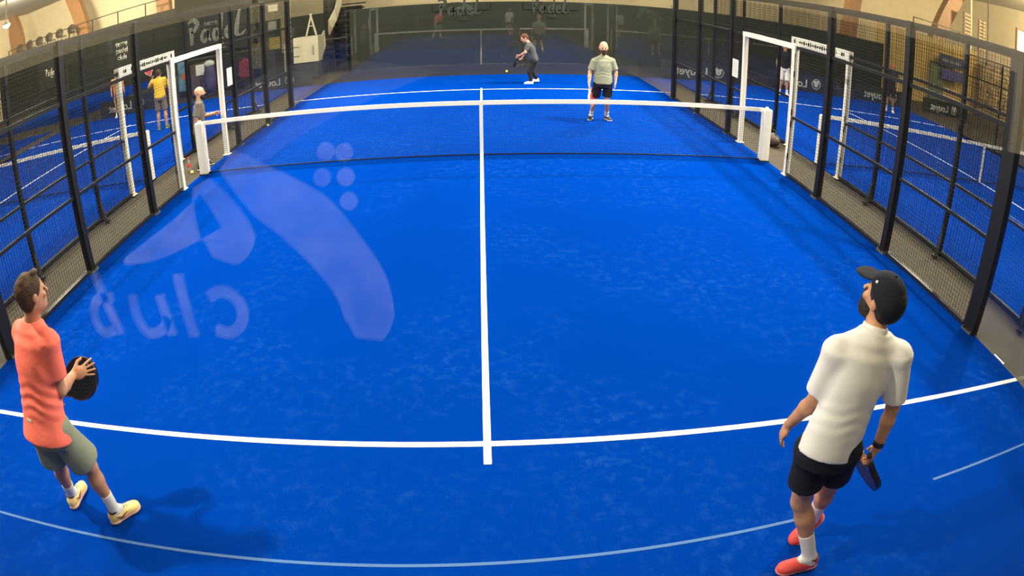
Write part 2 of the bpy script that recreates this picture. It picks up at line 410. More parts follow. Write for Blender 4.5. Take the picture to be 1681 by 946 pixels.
        if 'shoe_collar' in st:
            organic('heel_collar', [capped(b + tu*.090 - tl*.010, b + tu*.106 - tl*.013, .0475, .046, k=.01)], .005, M('shoe_trim_'+st['shoe_collar'][0], st['shoe_collar'][1], rough=.7), sho, org=org)
            for sd in (-1, 1):
                organic('side_panel', [ell(b + tl*.045 + tu*.034 + ts*sd*.036, (.011, .055, .016), ts, nrm(tl + tu*.15), tu, k=.01)], .005, M('shoe_panel_'+st['shoe_panel'][0], st['shoe_panel'][1], rough=.6), sho, org=org)
        if 'shoe_mark' in st:
            for sd in (-1, 1):
                mk = MB(); q = b + tu*.045 + ts*sd*.047
                mk.tube([q - tl*.02 + tu*.02 - org, q + tl*.02 - tu*.004 - org, q + tl*.075 + tu*.012 - ts*sd*.003 - org], [.003, .006, .0025], 6)
                mk.build('stripe', M('shoe_mark_'+st['shoe_mark'][0], st['shoe_mark'][1], rough=.5), sho)
            lc = MB()
            for i in range(4):
                q = b + tl*(.035 + i*.02) + tu*(.097 - i*.0075); lc.tube([q - ts*.022 - org, q + tu*.004 - org, q + ts*.022 - org], .0035, 6)
            lc.build('laces', M('laces_dark', (.03, .03, .04), rough=.8), sho)
    # ---- hair, beard, cap
    if 'hair' in st:
        hm = M('hair_'+st['hair'][0], st['hair'][1], rough=.75, spec=.3, bump=.9, bscale=90, var=.35, vscale=45)
        hair = [ell(H + hu*.036 - hf*.016, (.081, .098, .088), hs, hf, hu, k=.02), ell(H - hu*.018 - hf*.045, (.070, .055, .068), hs, hf, hu, k=.02)]
        top = [ell(H + hu*(.105 + .01*math.sin(i*2.1)) + hf*(.055 - .022*i) + hs*.03*math.sin(i*1.7), (.028, .026, .018), hs, hf, hu, k=.012) for i in range(6)] if st.get('tuft') else []
        horg('hair', hair + top, min(h, .007), hm, root, cuts=[(H + hf*.062 + hu*.06, nrm(hf*1.0 - hu*.28)), (H - hu*.012 + hf*.02, nrm(hf*.8 - hu*.9))] if not st.get('tuft') else [(H + hf*.030 - hu*.0, nrm(hf*.85 - hu*.55))])
    if 'beard' in st:
        bm_ = M('hair_'+st['beard'][0], st['beard'][1], rough=.85, spec=.2, bump=.8, bscale=120)
        horg('beard', [ell(H - hu*.048 + hf*.030, (.063, .068, .073), hs, hf, hu, k=.02), ell(H - hu*.097 + hf*.056, (.039, .036, .030), hs, hf, hu, k=.03)], min(h, .006), bm_, root,
                cuts=[(H - hu*.042, nrm(hu - hf*.10)), (H + hf*.012, -nrm(hf - hu*.15))])
        horg('moustache', [cone(H - hu*.040 + hf*.089 - hs*.026 - hu*.008, H - hu*.037 + hf*.096, .006, .0075), cone(H - hu*.040 + hf*.089 + hs*.026 - hu*.008, H - hu*.037 + hf*.096, .006, .0075)], .004, bm_, root)
    if 'cap' in st:
        cm = M('fabric_'+st['cap'][0], st['cap'][1], rough=.85, spec=.2, bump=.2, bscale=80)
        co = horg('cap', [ell(H + hu*.036 - hf*.006, (.084, .104, .095), hs, hf, hu, k=.02), ell(H + hu*.0 - hf*.045, (.081, .070, .085), hs, hf, hu, k=.03)], .006, cm, root,
                cuts=[(H + hu*.028 + hf*.02, nrm(-hu + hf*.62))])
        horg('brim', [ell(H + hu*.044 + hf*.120, (.072, .062, .008), hs, nrm(hf - hu*.22), nrm(hu + hf*.22), k=.01)], .005, cm, co)
        horg('button', [ell(H + hu*.131 - hf*.006, (.009, .009, .006), hs, hf, hu)], .004, cm, co)
    if 'wristband' in st:
        s = st['wristband']; el, wr = J['el'+s], J['wr'+s]; c = nrm(wr - el)
        organic('wristband', [capped(wr - c*.045, wr - c*.012, .034, .033)], .005, M('rubber_black', (.012, .012, .014), rough=.6), root, org=org)
    bpy.context.view_layer.update()
    return root, dict(org=org, F=F, Rt=Rt, up=up, H=H, hs=hs, hf=hf, hu=hu)

def racket(label, grip_end, axis, normal, face_col, grip_col, rim_col, group=None):
    """padel racket: perforated face with an open throat, rim and wrapped grip; grip_end = butt of the handle"""
    ax = nrm(axis); nv = nrm(np.asarray(normal) - ax*(np.asarray(normal) @ ax)); sd = np.cross(ax, nv)
    root = tag(empty('padel_racket', tuple(grip_end)), label, 'racket', group)
    def outline(e):
        pts = []
        for i in range(41):
            a = R(-62) + R(304)*i/40
            pts.append(((.128 + e)*math.cos(a), .325 + (.138 + e)*math.sin(a)))
        return [(.019 + e, .125)] + [(.034 + e, .165)] + pts + [(-.034 - e, .165), (-.019 - e, .125)]
    def curve(name, loops, ext, bev, material):
        c = bpy.data.curves.new(name, 'CURVE'); c.dimensions = '2D'; c.fill_mode = 'BOTH'; c.extrude = ext; c.bevel_depth = bev; c.bevel_resolution = 1
        for lp in loops:
            s = c.splines.new('POLY'); s.points.add(len(lp) - 1); s.use_cyclic_u = True
            for p, q in zip(s.points, lp): p.co = (q[0], q[1], 0, 1)
        o = bpy.data.objects.new(name, c); COL.objects.link(o)
        me = bpy.data.meshes.new_from_object(o.evaluated_get(bpy.context.evaluated_depsgraph_get()))
        bpy.data.objects.remove(o); bpy.data.curves.remove(c)
        T = Matrix(((sd[0], ax[0], nv[0], 0), (sd[1], ax[1], nv[1], 0), (sd[2], ax[2], nv[2], 0), (0, 0, 0, 1))); me.transform(T)
        return link(name, me, material, root)
    holes = []
    for j in range(-3, 4):
        for i in range(-3, 4):
            x = (i + (.5 if j % 2 else 0))*.029; y = .335 + j*.026
            if (x/.092)**2 + ((y - .335)/.098)**2 < 1: holes.append([(x + .0065*math.cos(2*math.pi*k/8), y + .0065*math.sin(2*math.pi*k/8)) for k in range(8)])
    throat = [(0, .150), (.022, .188), (.016, .200), (-.016, .200), (-.022, .188)]
    curve('face', [outline(-.006), throat] + holes, .0165, .002, face_col)
    curve('rim', [outline(0), outline(-.0075)], .018, .002, rim_col)
    g = MB(); P = lambda y: Vector(ax*y)
    g.tube([P(0), P(.004), P(.012)] + [P(.012 + .012*i/2) for i in range(1, 20)], [.017, .0195, .0175] + [.0155 + .0012*(i % 2) for i in range(1, 20)], 12)
    g.build('grip', grip_col, root, smooth=True)
    return root
# ---------------------------------------------------------------- camera (a wide security-style lens, just behind the end glass)
CAM = V(0.02025, -10.0948, 2.7145)
CR, CU, CF = V(.99887667, -.04724029, -.00370919), V(.02468531, .45194634, .89170351), V(.0404480, .8907934, -.4526046)
def at(u, v, Y=None, Z=None, X=None):
    """the point at depth Y (or height Z, or across X) seen at pixel u, v of the 1681 x 946 picture"""
    f, a, b = 1061.2113, -.12556339, .027; x = u - 840.5; y = 473 - v; rr = math.hypot(x, y); t = rr/f
    for _ in range(30): t -= (f*(t + a*t**3 + b*t**5) - rr)/(f*(1 + 3*a*t*t + 5*b*t**4))
    d = math.cos(t)*CF + math.sin(t)/max(rr, 1e-9)*(x*CR + y*CU)
    i, val = (1, Y) if Y is not None else (2, Z) if Z is not None else (0, X)
    return CAM + d*((val - CAM[i])/d[i])
cd = bpy.data.cameras.new('camera'); cam = bpy.data.objects.new('camera', cd); COL.objects.link(cam)
cam.matrix_world = Matrix(((CR[0], CU[0], -CF[0], CAM[0]), (CR[1], CU[1], -CF[1], CAM[1]), (CR[2], CU[2], -CF[2], CAM[2]), (0, 0, 0, 1)))
cd.type = 'PANO'; cd.panorama_type = 'FISHEYE_LENS_POLYNOMIAL'; cd.sensor_fit = 'HORIZONTAL'; cd.sensor_width = 36; cd.sensor_height = 36*946/1681
cd.fisheye_fov = R(170); cd.clip_start = .005; cd.clip_end = 200
cd.fisheye_polynomial_k0 = 0
cd.fisheye_polynomial_k1, cd.fisheye_polynomial_k2, cd.fisheye_polynomial_k3, cd.fisheye_polynomial_k4 = -0.04402478879, 8.5538e-06, -1.13210489e-05, -3.19165e-08
scene.camera = cam

# ---------------------------------------------------------------- materials of the place
black = mat('steel_black', (.006, .006, .006), rough=.5, spec=.3)
white = mat('paint_white', (.84, .79, .66), rough=.5)
padw = mat('vinyl_white', (.86, .82, .70), rough=.6, bump=.1)
linew = mat('turf_white', (.86, .86, .85), rough=.9, spec=.1, bump=.3, bscale=200)
slab = mat('slab_brown', (.027, .0175, .0055), rough=.8, var=.15, vscale=3, bump=.2, bscale=90)
beige = mat('wall_beige', (.66, .55, .36), rough=.85, var=.05, vscale=1.5)
ceilm = mat('membrane_grey', (.42, .41, .37), rough=.9, var=.08, vscale=.6)
tarp = mat('tarp_dark', (.015, .0165, .0098), rough=.7, spec=.25, var=.12, vscale=1.2)
dark = mat('board_dark', (.020, .017, .012), rough=.8, var=.15, vscale=2)
glass = glass_mat()
BLUE = (.0, .0325, .265); DUST = (.014, .085, .345)
# ---------------------------------------------------------------- the hall
S = lambda o: tag(o, kind='structure')
S(MB().box((-34, -14.5, -.3), (34, 27, -.02)).build('floor', slab))
S(MB().box((-34, 27, -.3), (34, 27.3, 7.6)).build('wall_far', beige))
S(MB().box((-34.3, -14.5, -.3), (-34, 27.3, 7.6)).build('wall_left', beige))
S(MB().box((34, -14.5, -.3), (34.3, 27.3, 7.6)).build('wall_right', beige))
S(MB().box((-34, -14.8, -.3), (34, -14.5, 7.6)).build('wall_near', beige))
S(MB().box((-34.3, -14.8, 7.5), (34.3, 27.3, 7.8)).build('ceiling', ceilm))

S(MB().box((-34, -12.6, -.02), (34, -10.04, -.008)).build('floor_reflect_blocker', mat('blocker_black', (.004, .004, .004), rough=.9, spec=.05)))  # unseen black sheet added to keep the lit slab out of the glass reflection
S(MB().box((-4.8, 10.03, -.02), (16.2, 13, -.008)).build('floor_strip', mat('floor_reflect_tone', (.012, .0095, .0095), rough=.85)))  # added strip: the dim reflected tone behind the glass is put into its colour
def court(x0, name_i, seed, seam=False):
    c = MB().box((x0 - 5, -10, -.02), (x0 + 5, 10, 0)).build('court_floor', turf_mat('turf_blue_%d' % name_i, BLUE, DUST, seed))
    S(c)
    for y in (-6.95, 6.95):
        MB().box((x0 - 5, y - .025, 0), (x0 + 5, y + .025, .002)).build('service_line', linew, c)
    MB().box((x0 - .025, -7.15, 0), (x0 + .025, 7.15, .0025)).build('centre_line', linew, c)
    if seam:
        sm = mat('turf_seam', (.06, .15, .36), rough=.9)
        m = MB()
        for xa, xb in ((-5, 1.83), (3.05, 5)):
            m.add([(xa, -7.965+.038*xa-.011, 0), (xb, -7.965+.038*xb-.011, 0), (xb, -7.965+.038*xb+.011, 0), (xa, -7.965+.038*xa+.011, 0),
                   (xa, -7.965+.038*xa-.011, .0015), (xb, -7.965+.038*xb-.011, .0015), (xb, -7.965+.038*xb+.011, .0015), (xa, -7.965+.038*xa+.011, .0015)],
                  [(3,2,1,0),(4,5,6,7),(0,1,5,4),(1,2,6,5),(2,3,7,6),(3,0,4,7)])
        m.build('turf_seam', sm, c)
    return c
court(0, 0, 0.0, True); court(-11.12, 1, 31.0); court(11.12, 2, 57.0); court(-22.24, 3, 83.0)
c = MB().box((-27.24, 12.6, -.02), (-17.24, 22.9, 0)).build('court_floor', turf_mat('turf_blue_4', BLUE, DUST, 11.0)); S(c)

# ---------------------------------------------------------------- nets
def net(label):
    t = tag(empty('padel_net', (0, 0, 0)), label, 'net', 'padel nets across the courts')
    zt = lambda x: .885 + .045*(abs(x)/4.9)**1.3
    m = MB()
    n = 245
    for i in range(n + 1):
        x = -4.9 + 9.8*i/n; m.box((x - .0015, -.0015, .03), (x + .0015, .0015, zt(x)))
    for j in range(23):
        for i in range(20):
            xa, xb = -4.9 + .49*i, -4.9 + .49*(i + 1); f = .03/.92 + (1 - .03/.92)*j/23
            m.bar((xa, 0, zt(xa)*f), (xb, 0, zt(xb)*f), .003)
    m.build('net_mesh', mat('net_cord', (.010, .011, .014), rough=.8), t)
    b = MB()
    for i in range(20):
        xa, xb = -4.9 + .49*i, -4.9 + .49*(i + 1)
        b.add([(xa, -.012, zt(xa)-.035), (xb, -.012, zt(xb)-.035), (xb, .012, zt(xb)-.035), (xa, .012, zt(xa)-.035),
               (xa, -.009, zt(xa)+.035), (xb, -.009, zt(xb)+.035), (xb, .009, zt(xb)+.035), (xa, .009, zt(xa)+.035)],
              [(3,2,1,0),(4,5,6,7),(0,1,5,4),(2,3,7,6)] + ([(3,0,4,7)] if i == 0 else []) + ([(1,2,6,5)] if i == 19 else []))
    b.build('top_band', padw, t)
    MB().box((-.028, -.016, .0), (.028, .016, .915)).build('centre_strap', padw, t)
    MB().tube([(-4.9, 0, .022), (0, 0, .018), (4.9, 0, .022)], .011).build('bottom_cable', black, t)
    for s in (-1, 1):
        p = MB().box((s*4.93 - .085, -.085, .0), (s*4.93 + .085, .085, .955)).build('post_cover', padw, t, bevel=.025)
        MB().box((s*4.93 - .10, -.10, 0), (s*4.93 + .10, .10, .012)).build('base_plate', black, p)
        MB().tube([(s*4.93, 0, .95), (s*4.93, 0, .985)], .03, 12).build('post_cap', white, p)
    return t
n0 = net('padel net across the middle of the players\' court, white band and padded posts')
n1 = copy_tree(n0); n1.location.x = -11.12; n1['label'] = 'padel net of the neighbouring court seen through the left fence'
n2 = copy_tree(n0); n2.location.x = 11.12; n2['label'] = 'padel net of the neighbouring court seen through the right fence'

# ---------------------------------------------------------------- welded mesh fences
def wire_panel(y0, y1, z0, z1, step=.05, w=.0038):
    m = MB(); n = max(1, round((y1 - y0)/step)); k = max(1, round((z1 - z0)/step))
    for i in range(n + 1):
        y = y0 + (y1 - y0)*i/n; m.box((-w/2, y - w/2, z0), (w/2, y + w/2, z1))
    for j in range(k + 1):
        z = z0 + (z1 - z0)*j/k; m.box((w/2, y0, z - w/2), (w*1.5, y1, z + w/2))
    return m
D0, D1 = -.85, 1.30                                             # the doorway beside the net
def fence(label, s, braces=False):
    """along y at x = 0; s = +1 when the court lies towards +x"""
    t = tag(empty('mesh_fence'), label, 'fence', 'black welded mesh fences along the courts')
    for y in (-6, -4, -2, 2, 4, 6):
        b = (.10 if abs(y) == 6 else .055)*(.62 if braces else 1); hw = .032 if braces else .05
        p = MB().box((-hw, y - b, 0), (hw, y + b, 3.0)).build('post', black, t, bevel=.006)
        pl = MB().box((-.085, y - .085, 0), (.085, y + .085, .012))
        for q in (-.068, .068): pl.tube([(q, y - .07, .01), (q, y - .07, .035)], .012, 6); pl.tube([(q, y + .07, .01), (q, y + .07, .035)], .012, 6)
        pl.build('base_plate', mat('steel_zinc', (.30, .30, .28), rough=.4, metal=.8) if not braces else black, p)
        if braces:
            q = MB(); q.bar((-s*.03, y, .30), (-s*.20, y - .13, .03), .035, .025); q.bar((-s*.15, y-.10, .02), (-s*.27, y-.17, .02), .08, .02); q.build('brace', black, p)
    for z in (2.2, 2.97):
        MB().box((-.02, -6, z - .025), (.02, 6, z + .025)).build('rail', black, t)
    for a, b in ((-6, D0), (D1, 6)):
        MB().box((-.02, a, .985), (.02, b, 1.025)).build('rail', black, t)
        MB().box((-.03, a, .0), (.03, b, .045)).build('base_rail', mat('steel_edge', (.05, .05, .05), rough=.3, metal=.7) if not braces else black, t)
    for a, b in ((-6, -4), (-4, -2), (-2, D0), (D1, 2), (2, 4), (4, 6)):
        wire_panel(a + .05, b - .05 if b != D0 else b, .05, 2.95).build('mesh_panel', black, t)
    wire_panel(D0, D1, 2.25, 2.95).build('mesh_panel', black, t)
    return t
def door_frame(label, signs=False):
    t = tag(empty('door_frame'), label, 'door frame', 'white door frames beside the nets')
    for y in (D0, D1):
        MB().box((-.045, y - .045, 0), (.045, y + .045, 2.19)).build('upright', white, t, bevel=.006)
        MB().box((-.07, y - .075, 0), (.07, y + .075, .012)).build('foot_plate', white, t)
    MB().box((-.05, D0 - .05, 2.16), (.05, D1 + .05, 2.25)).build('lintel', white, t, bevel=.006)
    h = MB()
    for z in (.35, .9, 1.1, 1.75): h.tube([(-.05, D0 - .07, z - .05), (-.05, D0 - .07, z + .05)], .014, 8)
    h.tube([(-.05, D0 - .07, .05), (-.05, D0 - .07, 2.1)], .009, 6)
    h.build('hinge_rod', black, t)
    if signs:
        b = MB().box((-.055, D0 - .05, 2.13), (.055, D1 + .05, 2.30)).build('sign_strip', white, t)
        m = MB(); rg = random.Random(3); y = D0 + .1
        while y < D1 - .1:
            w = rg.uniform(.03, .09); h_ = rg.uniform(.04, .08)
            for sx in (-1, 1): m.cbox((sx*.0555, y + w/2, 2.215), (.003, w*.8, h_))
            y += w + (.16 if rg.random() < .12 else .012)
        m.build('print', black, b)
    return t
f = fence('black mesh fence along the left side of the players\' court', 1); f.location = (-5.0, 0, 0)
f = fence('black mesh fence along the right side of the players\' court', -1); f.location = (5.0, 0, 0)
fl = fence('black mesh fence of the left neighbouring court, standing beyond the grey walkway', -1, True); fl.location = (-6.12, 0, 0)
fr = fence('black mesh fence of the right neighbouring court, braced to the grey walkway', 1, True); fr.location = (6.12, 0, 0)
g = copy_tree(fl); g.location = (-16.12, 0, 0); g['label'] = 'black mesh fence on the far side of the left neighbouring court'
g = copy_tree(fr); g.location = (16.12, 0, 0); g['label'] = 'black mesh fence on the far side of the right neighbouring court'
d = door_frame('white door frame left of the net, behind the left net post'); d.location = (-5.0, 0, 0)
e = copy_tree(d); e.location = (5.0, 0, 0); e['label'] = 'white door frame right of the net, behind the right net post'
d = door_frame('white door frame with printed lintel in the left neighbouring fence', True); d.location = (-6.12, 0, 0)
e = copy_tree(d); e.location = (6.12, 0, 0); e['label'] = 'white door frame with printed lintel in the right neighbouring fence'

# ---------------------------------------------------------------- glass walls of the courts
wn = [0]
def pane_wall(x0, y0, x1, y1, n, h=3.0):
    wn[0] += 1; m = MB()
    for i in range(n):
        a = Vector((x0 + (x1 - x0)*i/n, y0 + (y1 - y0)*i/n, 0)); b = Vector((x0 + (x1 - x0)*(i + 1)/n, y0 + (y1 - y0)*(i + 1)/n, 0))
        d = (b - a).normalized(); a += d*.004; b -= d*.004; q = Vector((-d.y, d.x, 0))*.006
        m.box(a - q + Vector((0, 0, .02)), b + q + Vector((0, 0, h)))
    return S(m.build('window_%d' % wn[0], glass))
pane_wall(-5, -10, 5, -10, 5)
pane_wall(-5, -10, -5, -6.12, 2); pane_wall(5, -10, 5, -6.12, 2)
pane_wall(-5, 10, 5, 10, 5); pane_wall(-5, 6.12, -5, 10, 2); pane_wall(5, 6.12, 5, 10, 2)
pane_wall(6.12, 10, 16.12, 10, 5); pane_wall(6.12, 6.12, 6.12, 10, 2)
pane_wall(-16.12, 10, -6.12, 10, 5); pane_wall(-6.12, 6.12, -6.12, 10, 2)

# ---------------------------------------------------------------- dark tarps, banners and lettering
BRUSH = dict(P=[([(0, .62), (.04, .3), (.02, 0)], [.10, .12, .07]), ([(-.1, .78), (.12, .86), (.26, .72), (.16, .5), (.02, .44)], [.05, .12, .13, .1, .05])],
             a=[([(.30, .42), (.14, .42), (.06, .2), (.16, .05), (.28, .2), (.32, .42)], [.05, .09, .1, .09, .08, .07]), ([(.33, .45), (.31, .18), (.42, .06)], [.09, .09, .04])],
             d=[([(.28, .36), (.12, .40), (.05, .2), (.14, .05), (.27, .18)], [.05, .09, .1, .09, .06]), ([(.40, .92), (.32, .45), (.30, .12), (.42, .06)], [.06, .11, .1, .04])],
             e=[([(.08, .24), (.26, .32), (.20, .44), (.07, .34), (.06, .14), (.18, .05), (.36, .14)], [.05, .06, .07, .09, .1, .08, .03])],
             l=[([(.20, .95), (.10, .5), (.06, .15), (.18, .05), (.40, .22)], [.06, .12, .11, .08, .03])])
def padel_logo(parent, W, material, depth=.004):
    """terre / Padel in brush script / club, centred on x, lettering faces -y; W overall width"""
    m = MB(); x = 0
    for ch, adv in (('P', .36), ('a', .46), ('d', .46), ('e', .38), ('l', .40)):
        for pts, w in BRUSH[ch]: ribbon(m, [(p[0] + x, p[1]) for p in pts], [q*1.3 for q in w], -depth, 0)
        x += adv
    sc = W/x; m.v = [((v[0] - x/2)*sc, v[1], (v[2] - .45)*sc) for v in m.v]
    m.build('script_lettering', material, parent)
    for s, sz, px, pz in (('terre', .24, -.25, .14), ('club', .30, .05, -.72)):
        me = text_mesh(s, sz*sc, depth/2, bold=.004*sc); me.transform(Matrix.Rotation(R(90), 4, 'X')); me.transform(Matrix.Translation((px*sc, -depth/2, pz*sc)))
        link('lettering', me, material, parent)
printw = mat('print_white', (.62, .60, .50), rough=.6); printg = mat('print_grey', (.017, .020, .0135), rough=.6)
def banner(label, c, w, h, logo_w, material=printw, back=tarp, cat='banner', group='dark banners with club lettering'):
    t = tag(empty('banner', c), label, cat, group)
    MB().box((-w/2, .002, -h/2), (w/2, .014, h/2)).build('sheet', back, t)
    padel_logo(t, logo_w, material)
    return t
S(MB().box((-4.75, 13, -.02), (17.2, 13.1, 2.37)).build('wall_tarp_far', tarp))
LEDGE = float(np.mean([at(u, v, Y=23)[2] for u, v in ((60, 80), (135, 56), (200, 39), (258, 25))]))
S(MB().box((-34, 23, -.02), (-7.3, 23.1, LEDGE)).build('wall_tarp_left', tarp))
S(MB().box((-11.45, 11.7, -.02), (-8.0, 11.8, 4.2)).build('wall_tarp_left', tarp))
S(MB().box((-34, 23.1, LEDGE - .12), (-7.3, 27, LEDGE - .02)).build('floor_balcony', dark))
bk = mat('banner_dark', (.016, .017, .012), rough=.7)
q = at(357, 45, Y=11.62); banner('large dark banner with white brush script above the left door frame', q, 2.9, 1.9, 2.35, material=mat('print_pale', (.24, .23, .19), rough=.6), back=bk)
q = at(84, 118, Y=22.95); banner('small dark club banner, nearest the left edge of the picture', q, 2.6, 2.2, 1.15, back=bk)
q = at(200, 84, Y=22.95); t = tag(empty('banner', q), 'small dark club banner with three stacked words, left of the large one', 'banner', 'dark banners with club lettering')
MB().box((-1.2, .002, -1.0), (1.2, .014, 1.0)).build('sheet', bk, t)
for s_, z_ in (('terre', .35), ('padel', -.08), ('club', -.52)):
    me = text_mesh(s_, .46, .002, bold=.008); me.transform(Matrix.Rotation(R(90), 4, 'X')); me.transform(Matrix.Translation((0, -.002, z_))); link('lettering', me, printw, t)
q = at(757, 6, Y=12.95); q[2] = 2.21; banner('faint grey club lettering high on the dark tarp, left of centre', q, 2.0, .29, 1.5, material=printg)
q = at(905, 4, Y=12.95); q[2] = 2.21; banner('faint grey club lettering high on the dark tarp, right of centre', q, 2.0, .29, 1.3, material=printg)

def sponsor(x_round, label, sport=True, flipx=True):
    """low dark banner on the end glass, seen from its back: the print reads mirrored from here"""
    t = tag(empty('sponsor_banner', (x_round, 10.10, 0)), label, 'banner', 'low sponsor banners on the end glass')
    MB().box((-2.05, .0, .0), (1.0, .012, .62)).build('sheet', bk, t)
    me = text_mesh('Louyet', .42, .002, bold=.006); me.transform(Matrix.Rotation(R(90), 4, 'X')); me.transform(Matrix.Diagonal((-1, 1, 1, 1))); me.flip_normals()
    me.transform(Matrix.Translation((-.98, -.002, .16))); link('lettering', me, printw, t)
    r = MB()
    for k in range(28):
        a, b = 2*math.pi*k/28, 2*math.pi*(k + 1)/28
        P = lambda q, rr, y: (rr*math.cos(q), y, .32 + rr*math.sin(q))
        r.add([P(a, .17, -.004), P(b, .17, -.004), P(b, .195, -.004), P(a, .195, -.004), P(a, .17, 0), P(b, .17, 0), P(b, .195, 0), P(a, .195, 0)], [(3,2,1,0),(4,5,6,7),(0,1,5,4),(2,3,7,6)])
    r.prism([(.11, .38), (.05, .45), (-.05, .45), (-.11, .38), (-.09, .26), (0, .20), (.09, .26)], -.004, 0)
    r.prism([(.11, .38), (.16, .45), (.12, .46), (.05, .45)], -.004, 0); r.prism([(-.11, .38), (-.16, .45), (-.12, .46), (-.05, .45)], -.004, 0)
    r.build('roundel', printw, t)
    return t
s0 = sponsor(7.87, 'low sponsor banner seen from behind, just right of the far right court corner')
for x, l in ((11.86, 'low sponsor banner seen from behind, in and right of the right door frame'), (15.75, 'low sponsor banner seen from behind, right of the thick right fence post'),
             (19.6, 'low sponsor banner seen from behind, at the far right through the mesh'), (-6.3, 'low sponsor banner behind the far left court corner')):
    c = copy_tree(s0); c.location.x = x; c['label'] = l
    if x < 0: c.scale = (.8, 1, .8)
c = copy_tree(s0); c.location.x = -12.45; c['label'] = 'low sponsor banner on the end glass of the left neighbouring court'

# banner wall behind the camera: reflected (so mirrored) in the near glass
S(MB().box((-34, -12.7, -.02), (34, -12.6, 2.2)).build('wall_tarp_near', mat('tarp_near', (.005, .005, .004), rough=.9, spec=.05)))
t = tag(empty('club_banner', (0, -12.55, 0)), 'big club banner behind the camera, reflected faintly in the glass', 'banner')
MB().box((-3.2, -.03, .3), (3.2, 0, 2.75)).build('sheet', mat('banner_near', (.005, .005, .004), rough=.9, spec=.05), t)
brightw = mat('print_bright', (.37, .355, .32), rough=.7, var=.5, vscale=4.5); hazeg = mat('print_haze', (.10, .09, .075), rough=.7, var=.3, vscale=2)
def vm(u, v):
    p = at(u, v, Y=-7.45); return (p[0], p[2])
m = MB()
ribbon(m, [vm(*q) for q in ((372, 262), (440, 318), (505, 362), (558, 420), (592, 470), (606, 520), (606, 556))], [.12, .26, .30, .28, .27, .25, .13], 0, .004)
ribbon(m, [vm(*q) for q in ((330, 300), (352, 345), (372, 392), (368, 428))], [.10, .24, .32, .12], 0, .004)
ribbon(m, [vm(*q) for q in ((348, 345), (300, 380), (250, 410), (205, 430))], [.2, .16, .12, .03], 0, .004)
for u, v in ((529, 291), (568, 290), (573, 330), (565, 250), (535, 248)):
    c = vm(u, v); m.prism([(c[0] + .042*math.cos(2*math.pi*k/14), c[1] + .042*math.sin(2*math.pi*k/14)) for k in range(14)], 0, .004)
m.build('brush_script', brightw, t)
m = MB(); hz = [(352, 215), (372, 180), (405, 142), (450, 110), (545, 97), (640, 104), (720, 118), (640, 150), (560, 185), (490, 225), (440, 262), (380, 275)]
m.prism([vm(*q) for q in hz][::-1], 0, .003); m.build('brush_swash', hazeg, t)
m = MB()
def letter(paths, w):
    for p in paths: ribbon(m, [vm(*q) for q in p], [w]*len(p), 0, .004)
letter([[(155, 448), (176, 498), (200, 548)], [(186, 488), (160, 492), (156, 520), (172, 545), (192, 540)]], .062)     # b
letter([[(217, 484), (226, 520), (244, 546), (268, 540), (276, 520)], [(262, 484), (274, 520), (284, 550)]], .062)       # u
letter([[(292, 450), (304, 500), (320, 552)]], .066)                                                                    # l
letter([[(342, 487), (368, 478), (394, 498), (398, 526), (380, 546), (355, 540)]], .066)                                 # c
m.build('lettering', brightw, t)
# ---------------------------------------------------------------- hall beyond the courts
wood = mat('glulam', (.26, .115, .035), rough=.55, var=.15, vscale=4)
def arch(pts, Y, w, dep=.5):
    P = [at(u, v, Y=Y) for u, v in pts]; m = MB()
    for (a, b) in zip(P[:-1], P[1:]): pass
    L_ = []; R_ = []
    for i, p in enumerate(P):
        t = nrm(P[min(i+1, len(P)-1)] - P[max(i-1, 0)]); n = V(t[2], 0, -t[0]); ww = w[i] if isinstance(w, list) else w
        L_.append((p[0] - n[0]*ww/2, p[2] - n[2]*ww/2)); R_.append((p[0] + n[0]*ww/2, p[2] + n[2]*ww/2))
    m.prism(L_ + R_[::-1], Y, Y + dep)
    return S(m.build('beam_1', wood, bevel=.02))
def bez(p, n=9):
    p = [np.array(q, float) for q in p]
    return [(1-t)**2*p[0] + 2*t*(1-t)*p[1] + t*t*p[2] for t in np.linspace(0, 1, n)]
arch(bez([(137, 75), (137, 40), (112, -12)]), 24.5, 1.05)
arch(bez([(27, 110), (34, 52), (-4, 8)]), 24.5, 1.3)
arch(bez([(268, 60), (270, 20), (262, -30)]), 24.5, .95)
arch(bez([(1388, 110), (1398, 40), (1410, -25)]), 16, .75)
arch(bez([(1528, 120), (1540, 40), (1585, -20)]), 17, 1.0)
